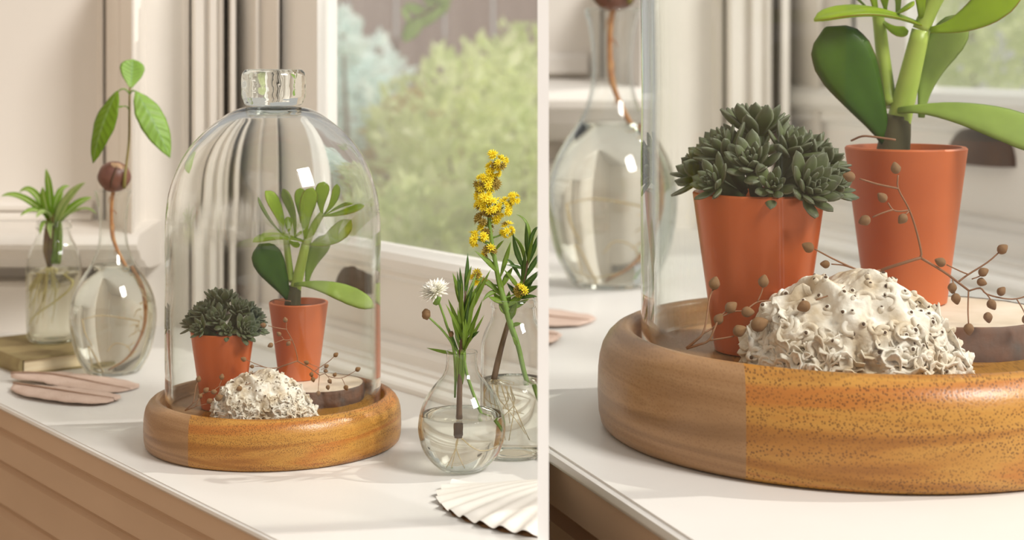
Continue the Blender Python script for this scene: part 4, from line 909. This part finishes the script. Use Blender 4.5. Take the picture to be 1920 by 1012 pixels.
for i in range(8): obj('leaf', leaf(VP(863+i-4, 720), VP(858+i*2.2, 655, rd.uniform(-.006, .006)), 7*rk, (rd.uniform(-.4, .4), -1, .2), prof='strap', thick=.08, fold=.2, nu=6, nv=4), M_narrow, fs, off=fb2)
fh = obj('flower_head', lathe([(0, -.006), (.0022, -.005), (.0034, -.001), (.003, .0015), (0, .002)], c=VP(818, 556, -.003), seg=16), M_stem, fs, off=fb2)
fc = VP(818, 553, -.003); fax = V((-.35, -.45, .82)).normalized(); fq = fax.to_track_quat('Z', 'Y').to_matrix()
for k in range(125):
    t = (k+.5)/125; g = k*2.39996; el = math.radians(80-72*t); L = (.0055+.0062*t)*rd.uniform(.85, 1.15); dv = fq @ V((math.cos(g)*math.cos(el), math.sin(g)*math.cos(el), math.sin(el)))
    p0 = fc+fax*.0015+dv*.001; obj('petal', leaf(p0, p0+dv*L, .0025, fax+V((.01, 0, 0)), bend=.08, prof='heart', thick=.08, nu=4, nv=2), M_petal, fh, off=fb2)
obj('bud', ball(VP(799, 589, -.005), 8.5*rk, 12, 8, (1, 1, 1.15), None, .25, 2), M_bud, fs, off=fb2)
obj('bud', ball(VP(846, 626, -.002), 5*rk, 10, 6, (1, 1, 1.2), None, .25, 4), M_bud, fs, off=fb2)
# jar with goldenrod
GJ = [(46, 855), (56, 852), (61, 842), (62.5, 825), (62.5, 700), (62, 668), (61, 645), (57, 628), (50.5, 612), (44, 600), (41.5, 590), (41, 578), (43.5, 574), (43.5, 566), (41.5, 561)]
gj, gb, gk = vessel('glass_jar', 'glass jar of water holding yellow goldenrod, at the left picture edge', 963, 852, HL, GJ, .0011, 712, M_water)
gd = thing('goldenrod_stem', 'tall yellow goldenrod stem standing in the right-hand jar', 'flower', W(950, 720, gb.y)); gdb = gd.location
def GP(x, y, dy=0): return W(x, y, gb.y+dy)
obj('main_stem', tube([GP(1006, 760, -.002), GP(985, 705), GP(972, 650), GP(958, 610), GP(944, 560), GP(934, 520), GP(925, 470), GP(918, 420), GP(916, 370), GP(920, 335), GP(930, 295)], [.0012, .0017, .0018, .0022, .0022, .0018, .0015, .0013, .0011, .0009, .0005], 9), M_stem, gd, off=gdb)
rd = random.Random(21)
flor = []
fg = []
for k in range(9):
    a = 6.283*k/9+.2; fg.append(leaf((0, 0, 0), (math.cos(a), math.sin(a), .45), .42, (0, 0, 1), bend=.12, prof='lance', thick=.15, nu=4, nv=2))
for k in range(5):
    a = 6.283*k/5; fg.append(leaf((0, 0, 0), (math.cos(a)*.45, math.sin(a)*.45, .75), .3, (math.cos(a), math.sin(a), .3), prof='lance', thick=.3, nu=3, nv=2))
FGEO = join(*fg); FM = [None]
def floret(parent, p, ax, r, mt):
    if FM[0] is None: o = obj('floret', FGEO, mt, parent); FM[0] = o.data
    else: o = bpy.data.objects.new('floret', FM[0]); COL.objects.link(o); o.parent = parent
    if mt is not M_yellow:
        o.material_slots[0].link = 'OBJECT'; o.material_slots[0].material = mt
    o.matrix_local = Matrix.Translation(p-gdb) @ ax.to_track_quat('Z', 'Y').to_matrix().to_4x4() @ Matrix.Scale(r, 4)
cl = [(930, 300, 21, 16, 13), (908, 340, 19, 14, 11), (906, 364, 20, 15, 12), (917, 388, 22, 15, 12), (944, 388, 18, 12, 11), (965, 372, 10, 6, 5), (905, 385, 14, 10, 7), (950, 432, 14, 11, 9), (898, 447, 16, 10, 10), (925, 318, 16, 10, 9), (906, 412, 13, 9, 0), (912, 430, 12, 8, 2), (918, 470, 12, 7, 2), (925, 345, 14, 10, 3), (885, 443, 7, 4, 4), (930, 404, 12, 8, 4), (975, 545, 12, 7, 4), (898, 522, 14, 7, 5)]
for (x, y, r, nf, ny) in cl:
    sx_ = 920 if y < 440 else 930 if y < 500 else 940; c0 = GP(sx_+(x-sx_)*.1, y+14, 0); c1 = GP(x, y, rd.uniform(-.002, .002))
    tw = obj('flower_branch', tube([c0, c0.lerp(c1, .6)+V((0, 0, -.001)), c1], [.0007, .0006, .0004], 5, 2), M_stem, gd, off=gdb)
    nf = int(nf*1.45); ny = int(ny*1.5)
    for k in range(nf):
        dv = V((rd.uniform(-1, 1), rd.uniform(-1, .5), rd.uniform(-.8, 1)))
        dv.normalize(); p = c1+dv*r*gk*rd.uniform(.35, .95)
        floret(tw, p, (dv+V((0, -.35, .3))).normalized(), rd.uniform(.0027, .0038), M_yellow if k < ny else M_brownfl)
gl_ = [((944, 560), (884, 524), 12, (910, 515)), ((938, 520), (958, 452), 10, None), ((936, 515), (890, 470), 11, None), ((942, 545), (905, 565), 9, (915, 545)), ((930, 500), (900, 478), 8, None), ((928, 470), (945, 450), 7, None), ((940, 540), (962, 500), 12, None), ((958, 610), (978, 606), 9, None), ((970, 650), (960, 630), 8, None), ((950, 575), (985, 548), 14, None), ((945, 565), (930, 500), 12, None), ((946, 568), (915, 556), 12, None),
       ((950, 590), (935, 566), 16, None), ((955, 600), (970, 566), 16, None), ((950, 585), (955, 545), 14, None), ((945, 575), (925, 548), 12, None), ((952, 580), (992, 560), 14, None)]
for i, (b0_, t0, w0, c0) in enumerate(gl_):
    obj('leaf', leaf(GP(*b0_), GP(*t0, rd.uniform(-.01, .006)), w0*gk, (rd.uniform(-.5, .5), -.8, .5), ctrl=GP(*c0) if c0 else None, bend=rd.uniform(-.1, .15), prof='lance', thick=.05, fold=.2, nu=9, nv=4), M_narrow, gd, off=gdb)
ds = thing('dark_leaf_sprig', 'dark green narrow-leaved sprig beside the goldenrod', 'plant', W(940, 700, gb.y)); dsb = ds.location
obj('main_stem', tube([GP(926, 712, .004), GP(933, 680, .006), GP(943, 640, .008), GP(955, 600, .008), GP(970, 560, .006), GP(985, 510, .004), GP(996, 460, .002)], [.0022, .0022, .0019, .0018, .0015, .0011, .0007], 9), M_stem_br, ds, off=dsb)
dl = [((992, 480), (968, 402), 8, (1000, 410)), ((990, 490), (986, 416), 10, None), ((985, 510), (962, 436), 11, (965, 470)), ((988, 500), (1014, 430), 10, None), ((984, 515), (958, 440), 9, (990, 460)), ((980, 530), (950, 486), 10, (960, 490)), ((985, 520), (1016, 470), 11, None), ((978, 540), (1014, 505), 12, None), ((976, 545), (945, 505), 9, None), ((974, 552), (1012, 535), 13, None), ((972, 556), (950, 530), 10, None),
      ((978, 535), (985, 470), 10, None), ((988, 500), (1002, 440), 9, None), ((992, 480), (1013, 425), 8, (995, 425)), ((975, 548), (990, 500), 12, None), ((972, 558), (1002, 520), 12, None), ((970, 560), (980, 520), 10, None), ((985, 505), (948, 496), 7, None), ((972, 560), (1008, 556), 12, None)]
for i, (b0_, t0, w0, c0) in enumerate(dl):
    obj('leaf', leaf(GP(*b0_, .004), GP(*t0, rd.uniform(-.008, .012)), w0*gk, (rd.uniform(-.6, .6), -.8, .5), ctrl=GP(*c0, .004) if c0 else None, bend=rd.uniform(-.12, .12), prof='lance', thick=.06, fold=.2, nu=9, nv=4), M_dark if i % 4 else M_narrow, ds, off=dsb)
for k in range(12): obj('root', tube([GP(926, 712, .004), GP(930+rd.uniform(-15, 40), 745, rd.uniform(-.005, .01)), GP(940+rd.uniform(-30, 50), rd.uniform(770, 825), rd.uniform(-.01, .01))], [.0004, .0003, .0002], 5, 3), M_root_wh, ds, off=dsb)
# scallop shell, cut off by the divider
hinge = V((.058, 1.06, -HL)); RS = .108; NT, NRr = 176, 40; a0_, a1_ = math.radians(168), math.radians(292); ribs = 15
def shell_top(t, q):
    a = a0_+(a1_-a0_)*t; rib = .5+.5*math.cos(2*math.pi*ribs*t)
    rad = RS*q*(1-.10*(2*t-1)**4)*(1+.018*rib*q)
    dome = .011*math.sin(math.pi*min(1, q)**.8)**.8*(1-(abs(2*t-1))**4) if q < 1 else 0
    z = .0012+dome+rib*(.0007*q+.0028*q**9)*(1-.3*abs(2*t-1))
    return hinge+V((math.cos(a)*rad, math.sin(a)*rad, z))
def shell_geo(lower):
    v, f = [], []
    for i in range(NT+1):
        for j in range(NRr+1):
            q = .06+.94*j/NRr; p = shell_top(i/NT, q)
            if lower: p = V((p.x, p.y, 0))+V((0, 0, -HL+max(.0004, (p.z+HL)*.55-.0014 if j < NRr else .0004)))+(hinge-p).normalized()*.0018
            v.append(p)
    for i in range(NT):
        for j in range(NRr): r = i*(NRr+1)+j; f.append((r, r+1, r+NRr+2, r+NRr+1))
    return v, f
sh = thing('scallop_shell', 'chalky white ribbed scallop shell lying at the front right of the left picture', 'shell', V((.0, 1.02, -HL)))
def cut(o):
    bm = bmesh.new(); bm.from_mesh(o.data); nrm = V((1, -RAD*1.003, 0)).normalized(); inv = sh.location
    bmesh.ops.bisect_plane(bm, geom=bm.verts[:]+bm.edges[:]+bm.faces[:], plane_co=V((RAD*1.0, 1, 0))-inv, plane_no=nrm, clear_outer=True); bm.to_mesh(o.data); bm.free()
cut(obj('upper_face', shell_geo(False), M_shell, sh, off=sh.location)); cut(obj('underside', shell_geo(True), M_shell_in, sh, off=sh.location))
# ------------------------------------------------------------------ the larger copy of the display in the right bay
Rz = Matrix.Rotation(ROT, 3, 'Z')
for t, lab, extra in SETS:
    r_ = dup(t, BR+(Rz @ (t.location-BL))*S, S, ROT+extra, lab)
    if t is ct:
        for ch in r_.children:
            if ch.name.startswith('bell'): ch.material_slots[0].link = 'OBJECT'; ch.material_slots[0].material = M_cloche_big
fr = ground(1148, 534, HR); fsc = 2.0
dup(ft, fr, fsc, math.radians(-15), 'large blurred glass carafe at the edge of the right close-up')
dup(av, fr+(Rz @ (av.location-fb))*fsc, fsc, math.radians(-15), 'avocado seedling with a rusty root in the blurred carafe, right close-up')
tip = ground(1112, 601, HR)
for fe_, (du, dv), lab in ((f1, (0, 0), 'blurred mauve-brown feather tip behind the wooden base, right close-up'), (f2, (-40, 26), 'lower blurred feather end at the divider, right close-up')):
    L2 = ground(1112+du, 601+dv, HR); dup(fe_, L2-V((.058*S*.97, -.004, 0)), S*.95, math.radians(6), lab)
# sunlight focused by the water
sd.cycles.is_caustics_light = True
for o in SC.objects:
    if o.name.startswith('water'): o.cycles.is_caustics_caster = True
    elif o.name.startswith('trim_3') or o.name.startswith('trim_6'): o.cycles.is_caustics_receiver = True
